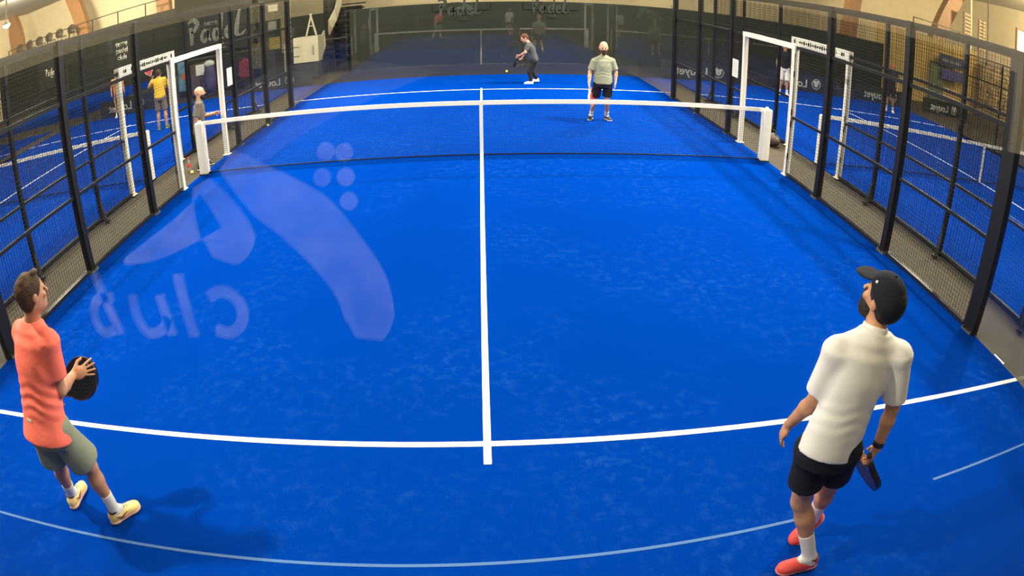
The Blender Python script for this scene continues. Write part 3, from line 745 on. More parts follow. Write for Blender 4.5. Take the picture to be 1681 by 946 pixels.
# balcony railing and round-backed chairs above the left tarp
RZ = at(145, 35, Y=23.4)[2] - LEDGE + .02
rt = tag(empty('railing', (-15, 23.4, LEDGE - .02)), 'thin dark railing on the balcony above the left tarps', 'railing')
m = MB(); 
for x in np.arange(-33, -12.5, 2.2): m = MB(); m.box((x+15 - .03, -.03, 0), (x+15 + .03, .03, RZ)); m.build('post', black, rt)
MB().box((-18.03, -.03, RZ - .03), (2.8, .03, RZ + .03)).build('handrail', black, rt)
brownd = mat('plastic_brown', (.055, .045, .03), rough=.6)
def tub_chair(label, p):
    t = tag(empty('tub_chair', (p[0], p[1], LEDGE - .02)), label, 'chair', 'round-backed chairs on the balcony')
    m = MB(); n = 16; vs = []; fs = []
    prof = [(0, .40), (.16, .42), (.30, .48), (.38, .62), (.36, .80), (.26, .96), (.10, 1.03), (0, 1.04)]
    for i, (x, z) in enumerate(prof):
        for k in (-1, 1):
            vs += [(k*x, -.26 - .05*math.sin(z*3), z), (k*x, -.20 - .05*math.sin(z*3), z)]
    for i in range(len(prof) - 1):
        for k in (0, 2):
            a = i*4 + k; b = a + 4; fs += [(a, b, b+1, a+1)]
        fs += [(i*4, i*4+2, i*4+6, i*4+4), (i*4+1, i*4+5, i*4+7, i*4+3)]
    m.add(vs, fs); m.build('backrest', brownd, t, smooth=True)
    MB().box((-.28, -.25, .40), (.28, .25, .46)).build('seat', brownd, t, bevel=.02)
    for a in (-1, 1):
        for b in (-1, 1): MB().tube([(a*.22, b*.2, .42), (a*.26, b*.24, 0)], .016, 8).build('leg', black, t)
    return t
ch = None
for i, (u, l) in enumerate(((36, 'round-backed brown chair on the balcony, left of the first glulam beam foot'), (52, 'round-backed brown chair on the balcony, just right of the leftmost beam'), (68, 'second round-backed chair right of the leftmost beam on the balcony'),
                            (84, 'third round-backed chair right of the leftmost beam on the balcony'), (101, 'fourth round-backed chair right of the leftmost beam on the balcony'), (121, 'round-backed brown chair beside the second glulam beam on the balcony'))):
    p = at(u, 100 - u*.42, Y=24.0)
    if ch is None: ch = tub_chair(l, p); c = ch
    else: c = copy_tree(ch); c.location = (p[0], p[1], LEDGE - .02); c['label'] = l
# hanging lamp, upper left
p = at(10, 41, Y=15)
t = tag(empty('hall_lamp', p), 'bright hall flood lamp hanging at the upper left', 'lamp')
lathe([(.05, .26), (.10, .22), (.26, .02), (.27, 0), (.25, 0)], 20).build('shade', white, t, smooth=True)
lathe([(.01, -.17), (.15, -.13), (.22, -.05), (.23, .0), (.01, .0)], 20).build('bulb', mat('lamp_glow', (1, .9, .7), emit=(1, .87, .60), estr=60), t, smooth=True)
MB().tube([(0, 0, .25), (0, 0, 7.5 - p[2])], .06, 8).build('stem', beige, t)
p = at(1677, 72, Y=15)
t = tag(empty('wall_lamp', p), 'glowing orange wall light at the right edge behind the fence', 'lamp')
MB().box((-.62, -.06, -.9), (.62, .06, .9)).box((-.5, -.1, -.8), (-.5+.02, .1, .8)).build('frame', mat('frame_brown', (.10, .05, .02), rough=.5), t)
MB().box((-.5, -.09, -.78), (.5, -.06, .78)).build('diffuser', mat('orange_glow', (1, .5, .2), emit=(1, .55, .18), estr=5.5), t)
# dark slatted shutters on the right wall
def shutter(label, u, v, Y, w, h):
    p = at(u, v, Y=Y); t = tag(empty('shutter', p), label, 'shutter', 'dark slatted panels above the right fence')
    MB().box((-w/2, 0, -h/2), (w/2, .05, h/2)).build('frame', mat('frame_brown2', (.06, .04, .025), rough=.6), t)
    m = MB()
    for k in range(9):
        z = -h/2 + h*(k + .5)/9; m.box((-w/2 + .06, -.05, z - h*.035), (w/2 - .06, 0, z + h*.02))
    m.build('slats', mat('slat_tan', (.30, .20, .09), rough=.6), t)
shutter('dark slatted panel above the right fence, left of its twin', 1588, 48, 16.25, .75, 2.0); shutter('dark slatted panel above the right fence, beside the pole', 1612, 58, 16.25, .75, 1.9)
m = MB(); p = at(1622, 60, Y=15.8); m.tube([(p[0], p[1], 0), (p[0], p[1], 7.2)], .05, 8); tag(m.build('steel_pole', mat('frame_brown2', ()), None), 'slim dark steel pole from floor to ceiling on the right', 'pole')
m = MB(); p = at(1594, 20, Y=16.5); m.tube([(p[0], p[1], 0), (p[0], p[1], 7.2)], .09, 10); tag(m.build('drain_pipe', beige, None), 'pale pipe between the two dark slatted panels', 'pipe')
# yellowish corrugated cladding with a blue board, and the rough stone wall
yel = mat('cladding_yellow', (.62, .43, .13), rough=.7, var=.08, vscale=1)
x0, x1 = at(1440, 100, Y=13.6)[0], at(1603, 130, Y=13.6)[0]
m = MB(); n = 44; pts = []
for i in range(n*2 + 1):
    x = x0 + (x1 - x0)*i/(n*2); pts.append((x, 13.6 + (.05 if i % 2 else 0)))
pts += [(x1, 13.9), (x0, 13.9)]
m.prism(pts, -.02, 3.35, 'xy'); S(m.build('wall_cladding', yel))
p = at(1562, 102, Y=13.32); t = tag(empty('sign_board', p), 'blue and violet sign board on the yellow cladding behind the right fence', 'sign')
MB().box((-.95, -.04, -.3), (.95, 0, .3)).build('upper_panel', mat('sign_navy', (.03, .035, .09), rough=.5), t)
MB().box((-.75, -.035, -.95), (1.15, 0, -.42)).build('lower_panel', mat('sign_violet', (.06, .055, .22), rough=.5), t)
m = MB()
for k in range(10): m.cbox((-.68 + k*.15, -.043, .0), (.09, .006, .16 if k % 3 else .10))
m.build('print', mat('sign_print', (.25, .27, .33), rough=.5), t)
p = at(1537, 135, Y=13.45); t = tag(empty('green_panel', (p[0], p[1], 0)), 'dull green panel leaning on the yellow cladding, left of the blue sign', 'panel')
MB().box((-.55, -.05, 0), (.55, .0, 2.1)).build('board', mat('board_green', (.13, .16, .08), rough=.7), t); MB().box((-.6, -.06, 2.1), (.6, .01, 2.16)).build('cap_rail', black, t)
m = MB(); rg = random.Random(5); xa, xb = at(1606, 160, Y=13.3)[0], at(1606, 160, Y=13.3)[0] + 8.0
z = 0
while z < 2.75:
    hh = rg.uniform(.16, .26); x = xa + rg.uniform(-.3, 0)
    while x < xb:
        w_ = rg.uniform(.25, .6); dp = rg.uniform(0, .06); m.box((max(x, xa), 13.3 - dp, z), (x + w_ - .02, 13.6, z + hh - .02)); x += w_
    z += hh
S(m.build('wall_stone', mat('stone_tan', (.24, .17, .08), rough=.85, var=.45, vscale=2.2), bevel=.02))
m = MB()
p = at(1500, 18, Y=16); t = tag(empty('railing', (p[0], 16, 2.9)), 'thin railing high up behind the right fence', 'railing')
for i in range(4): MB().box((i*1.9 - .03, -.03, 0), (i*1.9 + .03, .03, 1.35)).build('post', brownd, t)
MB().box((-.03, -.03, 1.30), (5.73, .03, 1.36)).build('handrail', brownd, t)
# ---------------------------------------------------------------- far left corner: stairs, cabinet, papers
S(MB().box((-8.0, 15.5, -.02), (-4.75, 15.6, 2.5)).build('wall_board', dark))
tag(S(MB().box((-8.15, 11.7, -.02), (-7.9, 12.0, 5.0)).build('column', dark)))
p = at(546, 20, Y=14.6); S(MB().box((p[0] - .22, 14.6, -.02), (p[0] + .05, 14.85, 6)).build('column', dark))
t = tag(empty('staircase', at(535, 90, Y=13)*V(1, 1, 0)), 'pale staircase balustrade climbing behind the far left corner', 'stairs')
ox, oy = t.location.x, t.location.y
cream = mat('paint_cream', (.52, .45, .30), rough=.6)
top = [(556, -14, 15.2), (549, 14, 14.4), (539, 34, 13.8), (531, 50, 13.2), (525, 64, 12.7)]; bot = [(560, 4, 15.2), (552, 32, 14.4), (540, 57, 13.8), (533, 76, 13.2), (527, 96, 12.7)]
T = [at(u, v, Y=y) for u, v, y in top]; B = [at(u, v, Y=y) for u, v, y in bot]
for i in range(4):
    a, b, c, d = [q - V(ox, oy, 0) for q in (T[i], T[i+1], B[i+1], B[i])]
    if i == 2: continue
    k = V(.04, 0, 0)
    MB().add([a, b, c, d, a+k, b+k, c+k, d+k], [(0,1,2,3),(7,6,5,4),(0,4,5,1),(1,5,6,2),(2,6,7,3),(3,7,4,0)]).build('balustrade', cream, t)
for i in range(5): MB().bar(T[i] - V(ox - .02, oy, 0), B[i] - V(ox - .02, oy, .0), .05, .05).build('baluster', mat('paint_ochre', (.28, .21, .12), rough=.6), t)
pass
for i in range(12):
    f_ = i/11; q = B[0]*(1 - f_) + B[-1]*f_ - V(ox, oy, .08); MB().box((q[0] + .06, q[1] - .14, q[2] - .05), (q[0] + 1.0, q[1] + .14, q[2])).build('step', mat('step_black', (.006, .006, .005), rough=.9, spec=.1), t)
a = at(486, 62, Y=12.4); b = at(528, 98, Y=12.4)
t = tag(empty('cabinet', ((a[0] + b[0])/2, 12.28, 0)), 'beige cabinet on a dark plinth in the far left corner', 'cabinet')
w_ = (b[0] - a[0])/2
MB().box((-w_, -.3, b[2]), (w_, .3, a[2])).build('body', cream, t, bevel=.01)
MB().box((-w_ + .04, -.26, 0), (w_ - .04, .26, b[2])).build('plinth', dark, t)
for zz in (.25, .6): MB().box((-w_ - .004, -.31, b[2] + zz), (-w_ + .22, -.3, b[2] + zz + .02)).build('hinge', black, t)
MB().box((w_ - .22, -.33, b[2] + .3), (w_ - .16, -.3, b[2] + .62)).build('handle', mat('paint_ochre', ()), t)
t = tag(empty('folding_stand', ((a[0] + b[0])/2 + .15, 12.28, a[2] + .025)), 'small beige A-shaped stand on top of the beige cabinet', 'stand')
MB().bar((-.16, -.1, 0), (.02, 0, .82), .05).build('leg', cream, t); MB().bar((.22, -.1, 0), (-.02, 0, .82), .05).build('leg', cream, t); MB().bar((-.09, -.05, .36), (.10, -.05, .36), .03).build('crossbar', cream, t)
p = at(468, 72, Y=12.6); tag(MB().box((p[0] - .055, 12.57, 0), (p[0] + .055, 12.66, p[2])).build('bollard', cream, bevel=.01), 'slim pale post left of the beige cabinet', 'post')
def sheet(label, c, w, h, material, cat='notice', axis='y', lines=0, group=None, name='notice_sheet'):
    t = tag(empty(name, c), label, cat, group); D = lambda x, y, z: (x, y, z) if axis == 'y' else (y, x, z)
    MB().box(D(-w/2, -.004, -h/2), D(w/2, .004, h/2)).build('paper', material, t)
    if lines:
        m = MB()
        for k in range(lines):
            z = h*.36 - h*.72*k/max(1, lines - 1); ww = w*(.36 if k % 3 else .26)
            for sy in (-1, 1): m.box(D(-ww, sy*.005 - .0008, z - h*.012), D(ww, sy*.005 + .0008, z + h*.012))
        m.build('lettering', mat('ink_grey', (.25, .24, .24), rough=.7), t)
    return t
paper = mat('paper_white', (.80, .76, .66), rough=.7)
p = at(375, 126, X=-5.0); sheet('white paper notice on the left mesh fence, right of the door frame', (-4.975, p[1], p[2]), .27, .37, paper, axis='x', lines=7, group='paper notices on the fences')
p = at(1209, 112, X=5.0); sheet('white paper notice on the right mesh fence, left of the door frame', (4.975, p[1], p[2]), .30, .37, paper, axis='x', lines=7, group='paper notices on the fences')
p = at(448, 13, Y=11.66); sheet('pale paper on the dark wall above the far left corner, upper of two', p, .36, .26, cream, group='papers on the dark wall')
p = at(447, 42, Y=11.66); sheet('pale paper on the dark wall above the far left corner, lower of two', p, .32, .32, mat('paper_dull', (.22, .20, .14), rough=.7), lines=4, group='papers on the dark wall')
p = at(451, 71, Y=11.66); sheet('ochre poster on the dark wall below the pale papers', p, .42, .45, mat('poster_ochre', (.22, .15, .03), rough=.6), cat='poster', name='poster')
S(MB().box((-8.0, 11.7, -.02), (-7.3, 11.8, 3.4)).build('wall_board', dark))
p = at(301, 126, Y=11.6); t = sheet('tall light blue poster seen through the left door frame', p, .46, 1.15, mat('poster_blue', (.10, .22, .32), rough=.5, var=.5, vscale=4), cat='poster', name='poster')
MB().box((-.08, -.008, -.15), (.10, -.004, .12)).build('picture', mat('poster_orange', (.45, .12, .04), rough=.5), t)
a = at(318, 108, Y=11.3); t = tag(empty('cupboard', (a[0] + .3, 11.3, 0)), 'brown cupboard by the tarp seen through the left door frame', 'cupboard')
MB().box((-.35, -.25, .06), (.5, .25, a[2] + .05)).build('body', mat('wood_dark', (.07, .045, .03), rough=.6, var=.2), t, bevel=.01); MB().box((-.31, -.27, .1), (.06, -.25, a[2])).build('door', mat('wood_dark2', (.085, .055, .037), rough=.6), t)
MB().box((.09, -.27, .1), (.46, -.25, a[2])).build('door', mat('wood_dark2', ()), t); MB().box((-.33, -.23, 0), (.48, .23, .06)).build('plinth', black, t)
p = at(328, 115, Y=11.0); sheet('white sheet stuck on the brown cupboard', (p[0], 11.02, p[2]), .36, .40, paper, lines=5)
def soft(name, label, cat, prims, material, h=.02, extra=(), group=None):
    o = organic(name, prims, h, material, None, smooth_it=1); tag(o, label, cat, group); return o
p = at(344, 125, Y=10.7)
pr = tag(empty('racket_bag', (p[0], 10.72, 0)), 'dark violet racket bag with white top standing by the brown cupboard', 'bag')
organic('bag_body', [ell((0, 0, .62), (.26, .17, .60), k=.05), ell((.02, -.10, .45), (.18, .12, .28), k=.05)], .02, mat('bag_violet', (.045, .03, .09), rough=.7), pr, cuts=[((0, 0, .01), (0, 0, -1))])
organic('bag_flap', [ell((0, 0, 1.20), (.22, .15, .14), k=.05)], .02, mat('bag_white', (.5, .48, .42), rough=.7), pr)
MB().tube([(-.1, -.17, 1.0), (-.14, -.27, .7), (-.1, -.2, .35)], .018, 8).build('strap', black, pr)
p = at(403, 108, Y=11.55)
jk = tag(empty('jacket', p), 'dark red jacket hanging on the tarp behind the left fence', 'jacket')
organic('jacket_body', [loft((0, 0, -.45), (0, 0, .28), (1, 0, 0), [(0, .22, .07), (.5, .20, .08), (.85, .20, .07), (1, .08, .05)], k=.04), capped((-.17, 0, .18), (-.24, -.02, -.38), .075, .06, k=.04), capped((.17, 0, .18), (.24, -.02, -.38), .075, .06, k=.04)], .018, mat('cloth_red', (.20, .012, .02), rough=.85), jk)
MB().tube([(0, -.0, .28), (0, -.02, .34), (.02, .03, .38)], .01, 6).build('hanger_loop', black, jk)
# ---------------------------------------------------------------- small things on the floor
ballm = mat('ball_felt', (.62, .66, .10), rough=.9, bump=.4, bscale=300)
def ball(label, p, r=.033):
    t = lathe([(max(1e-4, r*math.sin(a)), -r*math.cos(a)) for a in np.linspace(0.02, math.pi - .02, 13)], 20).build('padel_ball', ballm, None, smooth=True)
    t.location = p; tag(t, label, 'ball', 'padel balls'); m = MB()
    sp = [(r*1.002*math.cos(a)*math.sqrt(1 - (.75*math.sin(2*a))**2*.5), r*1.002*math.sin(a)*math.sqrt(1 - (.75*math.sin(2*a))**2*.5), r*.72*math.sin(2*a)*.75) for a in np.linspace(0, 2*math.pi, 33)]
    m.tube(sp, .0018, 5); m.build('seam', white, t); return t
q = at(832, 117, Y=7.9); ball('pale ball in the air beside the bending player at the far end', q, .036)
ball('yellow ball lying by the left fence beyond the net', (-4.90, 3.66, .035)); ball('yellow ball on the walkway at the foot of the left net post', (-5.30, .16, .014))
t = tag(empty('drink_bottle', (-5.42, .30, -.02)), 'clear drink bottle with red cap left of the left net post', 'bottle')
bm_ = bpy.data.materials.new('bottle_plastic'); bm_.use_nodes = True; bb = bm_.node_tree.nodes['Principled BSDF']; bb.inputs['Base Color'].default_value = (.75, .85, .85, 1); bb.inputs['Transmission Weight'].default_value = .85; bb.inputs['Roughness'].default_value = .08; bb.inputs['IOR'].default_value = 1.2
lathe([(.030, 0), (.036, .01), (.036, .09), (.033, .11), (.036, .13), (.036, .19), (.014, .245), (.013, .265)], 18).build('bottle_body', bm_, t, smooth=True)
lathe([(.0365, .10), (.0368, .11), (.0368, .16), (.0365, .17)], 18).build('wrap_label', mat('label_red', (.6, .06, .05), rough=.5), t, smooth=True)
lathe([(.017, .262), (.017, .29), (.015, .294)], 16).build('cap', mat('cap_red', (.65, .05, .05), rough=.4), t)
t = tag(empty('holdall', (5.72, 1.22, -.02)), 'small dark holdall on the walkway behind the right net post', 'bag')
organic('bag_body', [ell((0, 0, .14), (.13, .22, .13), k=.05), ell((0, .1, .12), (.12, .14, .12), k=.05)], .012, mat('bag_brown', (.05, .03, .025), rough=.75, var=.3), t, cuts=[((0, 0, .004), (0, 0, -1))])
MB().tube([(0, -.13, .25), (0, -.06, .34), (0, .06, .34), (0, .13, .25)], .012, 8).build('handle', black, t); MB().tube([(-.005, -.2, .20), (-.005, 0, .275), (-.005, .2, .22)], .005, 6).build('zip', white, t)
# ---------------------------------------------------------------- the players
def ik(a, c, l1, l2, pole):
    a, c = np.asarray(a, float), np.asarray(c, float); d = c - a; L = min(np.linalg.norm(d), (l1 + l2)*.999); u = nrm(d)
    x = (l1*l1 - l2*l2 + L*L)/(2*L); hgt = math.sqrt(max(l1*l1 - x*x, 0)); p = np.asarray(pole, float); p = nrm(p - u*(p @ u))
    return a + u*x + p*hgt
tan = ('tan', (.50, .25, .135)); fair = ('fair', (.56, .30, .19)); brown = ('brown', (.40, .20, .11))
carbon = mat('carbon_black', (.004, .006, .012), rough=.8, spec=.1); gripb = mat('grip_black', (.02, .02, .02), rough=.8)
# -- near left, coral shirt
cen = at(134, 621, Y=-7.585); vd = nrm(cen - CAM)
ax = nrm(CR*.80 + nrm(np.cross(CR, vd))*.50 + vd*.10); nv = nrm(-vd*.92 + CR*-.10 + CU*.25); nv = nrm(nv - ax*(nv @ ax))
butt = cen - ax*.33
racket('black padel racket held in front of the player in coral shirt', butt, ax, nv, carbon, gripb, mat('rim_black', (.006, .006, .008), rough=.3))
gc = butt + ax*.065; handR_c = at(140, 614, Y=-7.63)
wrR = at(119, 617, Y=-7.70); Dh = nrm((handR_c - wrR) + ax*.05 + CU*.01)
wrL = gc - nrm(CR*.5 + CU*.2)*.075 + vd*.035
shL, shR = V(-2.60, -7.81, 1.365), V(-2.275, -7.90, 1.36)
elL = ik(shL, wrL, .28, .25, (-.4, .2, -1)); elR = at(100, 641, Z=1.055)
PL, _ = person('person in coral T-shirt and grey-green shorts holding a black racket, near left',
    dict(head=at(52, 483, Z=1.595), neck=V(-2.44, -7.835, 1.425), pel=V(-2.495, -8.0, .90), shL=shL, shR=shR, elL=elL, wrL=wrL, elR=elR, wrR=wrR,
         hipL=V(-2.575, -7.99, .86), hipR=V(-2.405, -8.01, .86), knL=V(-2.68, -7.91, .475), anL=V(-2.835, -7.815, .095), knR=V(-2.395, -7.885, .475), anR=V(-2.385, -7.875, .095)),
    F=(.22, .97, 0), face=(.45, .89, .0), skin=tan,
    st=dict(shirt=('coral', (.95, .19, .135)), legs=('sage', (.25, .27, .19)), socks=('white', (.70, .68, .64)), shoes=('lemon', (.90, .64, .24)), sole=('peach', (.80, .50, .34)), shoe_mark=('dark', (.05, .03, .03)), shoe_collar=('dark', (.03, .02, .025)), shoe_panel=('rose', (.85, .36, .26)),
            toeL=V(-.05, 1, 0), toeR=V(.60, .80, 0), hair=('brown', (.060, .032, .016)), tuft=True, hem=-.19, fold=.0045, sleeve=.70, inseam=.80, leg_open=.122, flare=1.15, sock=.15,
            handR=dict(D=Dh, N=vd + ax*.1, S=nrm(CU*.9 - CR*.2), curl=(.12, .22, .2), spread=.30, thumb_in=.15),
            handL=dict(D=nrm(CR*.5 + CU*.3 + vd*.2), N=-vd, S=ax, curl=(1.0, 1.2, .7), spread=.02)), h=.0065)
def stick(root, part, u, v, prims, name, material):
    """a small mark sewn on a garment: placed on the surface seen at pixel u, v"""
    o = [c for c in root.children_recursive if c.name.split('.')[0] == part][0]; bpy.context.view_layer.update()
    inv = o.matrix_world.inverted(); d = nrm(at(u, v, Y=0) - CAM); a = inv @ Vector(CAM); b = (inv @ Vector(CAM + d)) - a
    ok, loc, no, _ = o.ray_cast(a, b)
    if not ok: return
    no = np.array(no); up_ = nrm(V(0, 0, 1) - no*no[2]); s_ = np.cross(up_, no); m = MB(); w_, h_ = prims
    P = [np.array(loc) + s_*x*w_/2 + up_*z*h_/2 + no*k for k in (-.004, .003) for x, z in ((-1, -1), (1, -1), (1, 1), (-1, 1))]
    m.add(P, [(3,2,1,0),(4,5,6,7),(0,1,5,4),(1,2,6,5),(2,3,7,6),(3,0,4,7)]); m.build(name, material, o)
stick(PL, 'shirt', 48, 690, (.055, .016), 'hem_tag', mat('print_white', ()))
# -- near right, white polo and cap
wr2 = V(1.868, -8.255, .862); hc = wr2 + V(.0, .02, -.085)
ax2 = nrm(min((at(1423, 774, Y=y) for y in np.linspace(-8.25, -7.6, 60)), key=lambda q: abs(np.linalg.norm(q - hc) - .265)) - hc); vd2 = nrm(hc - CAM); rr2 = nrm(np.cross(vd2, V(0, 0, 1))); nv2 = rr2*.75 - nrm(-vd2 + ax2*(vd2 @ ax2))*.95
racket('dark padel racket hanging from the hand of the player in white polo', hc - ax2*.07, ax2, nv2, mat('carbon_plum', (.035, .022, .032), rough=.4), mat('grip_dark', (.03, .025, .03), rough=.8), mat('rim_dark', (.015, .014, .022), rough=.35))
PR, _ = person('person in white polo, black cap and black shorts walking, near right',
    dict(head=at(1449, 492, Z=1.600), neck=V(1.695, -8.125, 1.445), pel=V(1.585, -8.205, .93), shL=V(1.505, -8.12, 1.375), shR=V(1.835, -8.205, 1.375), elL=V(1.478, -8.10, 1.105), wrL=V(1.432, -8.01, .895),
         elR=V(1.885, -8.235, 1.10), wrR=wr2, hipL=V(1.495, -8.20, .88), hipR=V(1.66, -8.235, .88), knL=V(1.565, -8.17, .49), anL=at(1329, 914, Z=.095), knR=V(1.755, -8.125, .51), anR=at(1334, 850, Z=.15)),
    F=(-.18, .98, 0), face=(-.32, .91, .27), skin=tan,
    st=dict(shirt=('white', (.80, .77, .71)), collar=('white', (.80, .77, .71)), legs=('black', (.012, .013, .020)), socks=('white', (.70, .68, .64)), shoes=('red', (.68, .07, .06)), sole=('pink', (.70, .22, .20)), shoe_collar=('tan', (.16, .06, .03)), shoe_panel=('red', (.50, .04, .04)),
            toeL=V(-1, .02, 0), toeR=V(-.6, -.2, -.40), hair=('dark', (.02, .014, .010)), beard=('dark', (.02, .014, .010)), cap=('black', (.028, .031, .026)), wristband='R', hem=-.12, sleeve=.86, inseam=.60, leg_open=.100, head=1.05, sock=.20, fold=.0018, flare=1.02,
            handL=dict(D=nrm(V(-.1, .25, -.95)), N=V(.85, -.2, -.1), S=V(.1, .95, .1), curl=(.3, .4, .3)), handR=dict(D=nrm(V(-.05, .15, -1)), N=V(-.7, .6, 0), S=V(-.3, .7, -.6), curl=(1.0, 1.2, .8), spread=.02)), h=.0065)
stick(PR, 'cap', 1440, 463, (.012, .012), 'cap_emblem', mat('print_white', ()))
# -- beyond the net: bald player facing the camera
Y = 2.62
A = lambda u, v, y=None: at(u, v, Y=Y if y is None else y)
wr3 = A(967, 137, 2.52); hc3 = wr3 + V(0, -.01, -.08)
racket('red and white padel racket hanging beside the player beyond the net', hc3 + V(0, 0, .07), V(.10, -.10, -1), V(.95, -.45, 0), mat('face_red', (.55, .05, .06), rough=.4), mat('grip_white', (.7, .65, .6), rough=.8), mat('rim_white', (.75, .70, .66), rough=.4))
person('bald bearded person in sage T-shirt and black shorts beyond the net',
    dict(head=A(991, 78.5), neck=A(991, 93) + V(0, .03, 0), pel=A(989.5, 133), shL=A(1004.5, 100), shR=A(976, 100), elL=A(1011, 119), wrL=A(1010, 136, 2.55), elR=A(968.5, 118), wrR=wr3,
         hipL=A(997.5, 137), hipR=A(981.5, 137), knL=A(997, 163), anL=at(996, 189.5, Z=.093), knR=A(976, 163, 2.66), anR=at(970, 188.5, Z=.093)),
    F=(-.02, -1, 0), face=(-.06, -1, -.05), skin=fair,
    st=dict(shirt=('moss', (.27, .28, .195)), legs=('black', (.012, .013, .020)), socks=('white', (.70, .68, .64)), shoes=('black', (.015, .015, .017)), sole=('white', (.7, .7, .66)), toeL=V(.28, -.95, 0), toeR=V(-.35, -.93, 0),
            beard=('brown', (.060, .032, .016)), girth=1.10, head=1.16, hem=-.12, sleeve=.80, inseam=.82, leg_open=.105, sock=.12,
            handR=dict(D=V(0, -.1, -1), N=V(.9, -.3, 0), S=V(0, -1, 0), curl=(1.0, 1.2, .8), spread=.02)), h=.008)
# -- far end: bending player
Y = 8.0
wr4 = A(853.5, 91); 
racket('black padel racket held low by the bending player at the far end', wr4 + V(.04, 0, -.02), V(-.45, .55, -.70), V(.83, .1, -.55), carbon, gripb, mat('rim_black', ()))
person('person in dark grey T-shirt and black trousers bending forward at the far end',
    dict(head=A(861, 62.5), neck=A(868, 71), pel=A(876.5, 97), shL=A(866, 75, 8.18), shR=A(866.5, 75, 7.84), elL=A(862, 88, 8.2), wrL=A(858, 93, 8.1), elR=A(862.5, 86, 7.78), wrR=wr4,
         hipL=A(876, 100, 8.09), hipR=A(876.5, 101, 7.91), knL=A(873, 116, 8.1), anL=A(881, 129, 8.12), knR=A(869.5, 118, 7.9), anR=A(871.5, 133, 7.9)),
    F=(-.9, -.1, -.2), face=(-.85, -.15, -.45), skin=fair,
    st=dict(shirt=('graphite', (.075, .080, .082)), legs=('charcoal', (.020, .019, .021)), trousers=True, shoes=('white', (.82, .82, .80)), sole=('white', (.7, .7, .66)), toeL=V(-.95, -.2, 0), toeR=V(-1, -.1, 0), hair=('auburn', (.10, .035, .02)), head=1.08, hem=-.10, sleeve=.7), h=.009)
# -- man in grey behind the left net post
Y = .95
hd = A(327.5, 153)
person('bald person in grey sweater standing behind the left net post, hand held out',
    dict(head=hd, neck=A(326.5, 166), pel=A(327, 212), shL=A(325.5, 171, 1.13), shR=A(326.5, 171, .77), elL=A(335, 192, 1.2), wrL=A(352, 186, 1.1), elR=A(322.5, 193, .72), wrR=A(323, 210, .80),
         hipL=A(327, 217, 1.03), hipR=A(327.5, 218, .87), knL=A(334, 243, 1.05), anL=at(340, 262, Z=.08), knR=A(330, 245, .9), anR=at(329, 272, Z=.08)),
    F=(.85, .5, 0), face=(.85, .5, -.02), skin=fair,
    st=dict(shirt=('greige', (.150, .130, .105)), legs=('navy', (.018, .022, .028)), trousers=True, shoes=('black', (.015, .015, .017)), sole=('white', (.7, .7, .66)), toeL=V(.8, -.4, 0), toeR=V(.9, -.2, 0), beard=('dark', (.02, .014, .010)), hem=-.16, sleeve=.98, head=1.1), h=.010)
# -- neighbouring courts
def stand(label, foot, hgt, F, st, skin=tan, arms=None, h=.013, face=None):
    F = nrm(F); Rt = V(F[1], -F[0], 0); b = V(foot[0], foot[1], 0); s = hgt/1.75; z = lambda q: V(0, 0, q*s)
    J = dict(head=b + z(1.635) + F*.02, neck=b + z(1.48), pel=b + z(.97))
    for c, k in (('L', -1), ('R', 1)):
        J['sh'+c] = b + z(1.43) + Rt*k*.185*s; J['el'+c] = b + z(1.15) + Rt*k*.25*s - F*.02; J['wr'+c] = b + z(.92) + Rt*k*.26*s + F*.10
        J['hip'+c] = b + z(.92) + Rt*k*.09*s; J['kn'+c] = b + z(.50) + Rt*k*.11*s + F*.04; J['an'+c] = b + z(.095) + Rt*k*.13*s
        st.setdefault('toe'+c, F + Rt*k*.3)
    if arms: J.update(arms(b, F, Rt, z))
    return person(label, J, F, F if face is None else face, skin, st, h=h, group=None), J
yb = V(-8.78, 5.35, 0)
r_, Jy = stand('person in yellow T-shirt on the left neighbouring court, seen from behind', yb, 1.72, (-.25, .97, 0),
      dict(shirt=('yellow', (.80, .46, .05)), legs=('taupe', (.16, .13, .11)), socks=('grey', (.25, .22, .2)), shoes=('olive', (.09, .12, .05)), sole=('lime', (.45, .55, .1)), hair=('brown', (.060, .032, .016)), sleeve=.7),
      arms=lambda b, F, Rt, z: dict(elL=b + z(1.28) - Rt*.36 + F*.12, wrL=b + z(1.47) - Rt*.30 + F*.26, elR=b + z(1.17) + Rt*.27 + F*.05, wrR=b + z(1.13) + Rt*.16 + F*.26))
racket('red and white padel racket raised by the player in yellow', Jy['wrL'] + V(.02, .0, .0), V(-.35, .1, .9), V(.3, -.9, .1), mat('face_red', ()), gripb, mat('rim_white', ()))
stand('person in orange T-shirt at the far end of the left neighbouring court', (-13.15, 9.6), 1.74, (.6, -.8, 0),
      dict(shirt=('orange', (.78, .30, .08)), legs=('tan', (.45, .24, .13)), socks=('white', (.70, .68, .64)), shoes=('white', (.82, .82, .80)), sole=('white', (.7, .7, .66)), hair=('dark', (.02, .014, .010)), sleeve=.6), h=.016)
stand('person in black top, black cap and white shorts on the right neighbouring court', (9.57, 8.40), 1.74, (-.35, -.93, 0),
      dict(shirt=('black', (.012, .013, .020)), legs=('white', (.80, .77, .71)), socks=('white', (.70, .68, .64)), shoes=('white', (.82, .82, .80)), sole=('white', (.7, .7, .66)), cap=('black', (.028, .031, .026)), hair=('dark', (.02, .014, .010)), sleeve=.6, inseam=.95), h=.013)
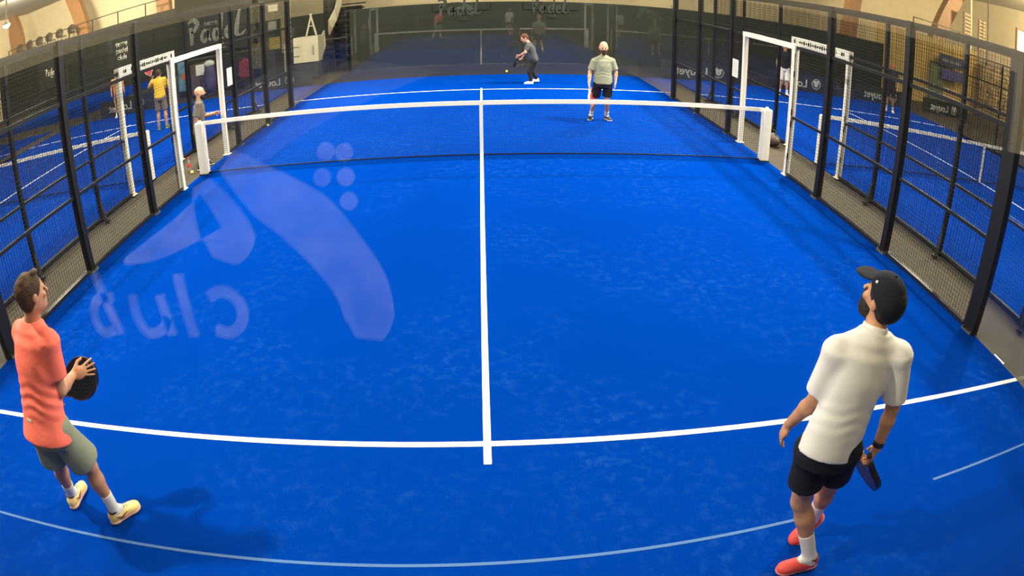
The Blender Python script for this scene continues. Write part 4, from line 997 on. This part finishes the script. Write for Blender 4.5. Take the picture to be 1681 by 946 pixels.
stand('person in red cap and dark clothes on the right neighbouring court, beyond the thick post', (14.05, 8.1), 1.74, (-.6, -.8, 0),
      dict(shirt=('umber', (.035, .022, .018)), legs=('umber', (.035, .022, .018)), socks=('white', (.70, .68, .64)), shoes=('white', (.82, .82, .80)), sole=('white', (.7, .7, .66)), cap=('red', (.35, .05, .05)), hair=('dark', (.02, .014, .010)), sleeve=.6), skin=brown, h=.015)
# ---------------------------------------------------------------- light: floodlights over the courts, added warm fill lamps in the hall
def area(loc, target, power, size, color=(1, .93, .80)):
    l = bpy.data.lights.new('flood_or_fill_lamp', 'AREA'); l.energy = power; l.shape = 'RECTANGLE'; l.size = size[0]; l.size_y = size[1]; l.color = color  # shared by the court floodlights and the added hall fills
    o = bpy.data.objects.new('flood_or_fill_lamp', l); COL.objects.link(o); o.location = loc
    o.rotation_euler = (Vector(target) - Vector(loc)).to_track_quat('-Z', 'Y').to_euler()
    return o
def point(loc, power, r=.25, color=(1, .86, .62)):
    l = bpy.data.lights.new('hall_lamp', 'POINT'); l.energy = power; l.shadow_soft_size = r; l.color = color
    o = bpy.data.objects.new('hall_lamp', l); COL.objects.link(o); o.location = loc; return o
WARM = (1, .90, .73)
for s in (-1, 1):                                             # the players' court
    for y, p in (((-7.6, 370), (-2.6, 130)) if s < 0 else ((-4.4, 210),)) + ((1.5, 430), (7.5, 540)):
        area((s*5.35, y, 6.4), (s*1.2, y, 0), p*(.86 if s > 0 else 1), (.6, .4) if y > -7 else (.3, .3), WARM)
for x, k in ((-11.12, .8), (11.12, .8)):                      # the neighbouring courts
    for s in (-1, 1):
        for y, p in ((-5.0, 330), (1.5, 400), (7.5, 420)):
            inner = s*x < 0
            area((x + s*(4.72 if inner else 5.3), y, 6.4), (x + s*1.2 if not (inner and x > 0) else 3.5, y, 0), p*k*(1.25 if inner and x > 0 else 1), (.22, .22) if inner else (.6, .4), WARM)
for loc, tg, p in (((-24, 16, 6.9), (-27, 27, 4.5), 900), ((-15, 17, 6.9), (-16, 27, 4.5), 700), ((0, 17, 6.9), (0, 27, 3), 350), ((14, 14.5, 6.9), (17, 26, 3), 240),  # unseen fill lamps added to brighten the walls, no fixtures for them
                   ((23, 8, 6.9), (23, 14, 2), 90), ((30, 9, 6.9), (33, 22, 4), 1300), ((-30, 8, 6.9), (-34, 16, 4), 400), ((9, -9, 6.9), (11, -14.5, 3), 230), ((-9, -9, 6.9), (-11, -14.5, 3), 230), ((0, -11.5, 7.0), (0, 2, .5), 90)):  # near-wall pair added for haze in the glass, last one for frontal fill
    area(loc, tg, p, (2.2, .8), (1, .83, .52) if loc[0] > 20 else (1, .88, .64))
w = bpy.data.worlds.new('world'); scene.world = w; w.use_nodes = True
w.node_tree.nodes['Background'].inputs['Color'].default_value = (.5, .45, .35, 1); w.node_tree.nodes['Background'].inputs['Strength'].default_value = .15
vs = scene.view_settings; vs.view_transform = 'Standard'; vs.look = 'None'; vs.gamma = 1; vs.use_curve_mapping = False; vs.exposure = 0.9
scene.display_settings.display_device = 'sRGB'
scene.cycles.transparent_max_bounces = 32; scene.cycles.max_bounces = 7; scene.cycles.diffuse_bounces = 4; scene.cycles.caustics_reflective = False
scene.cycles.use_denoising = True
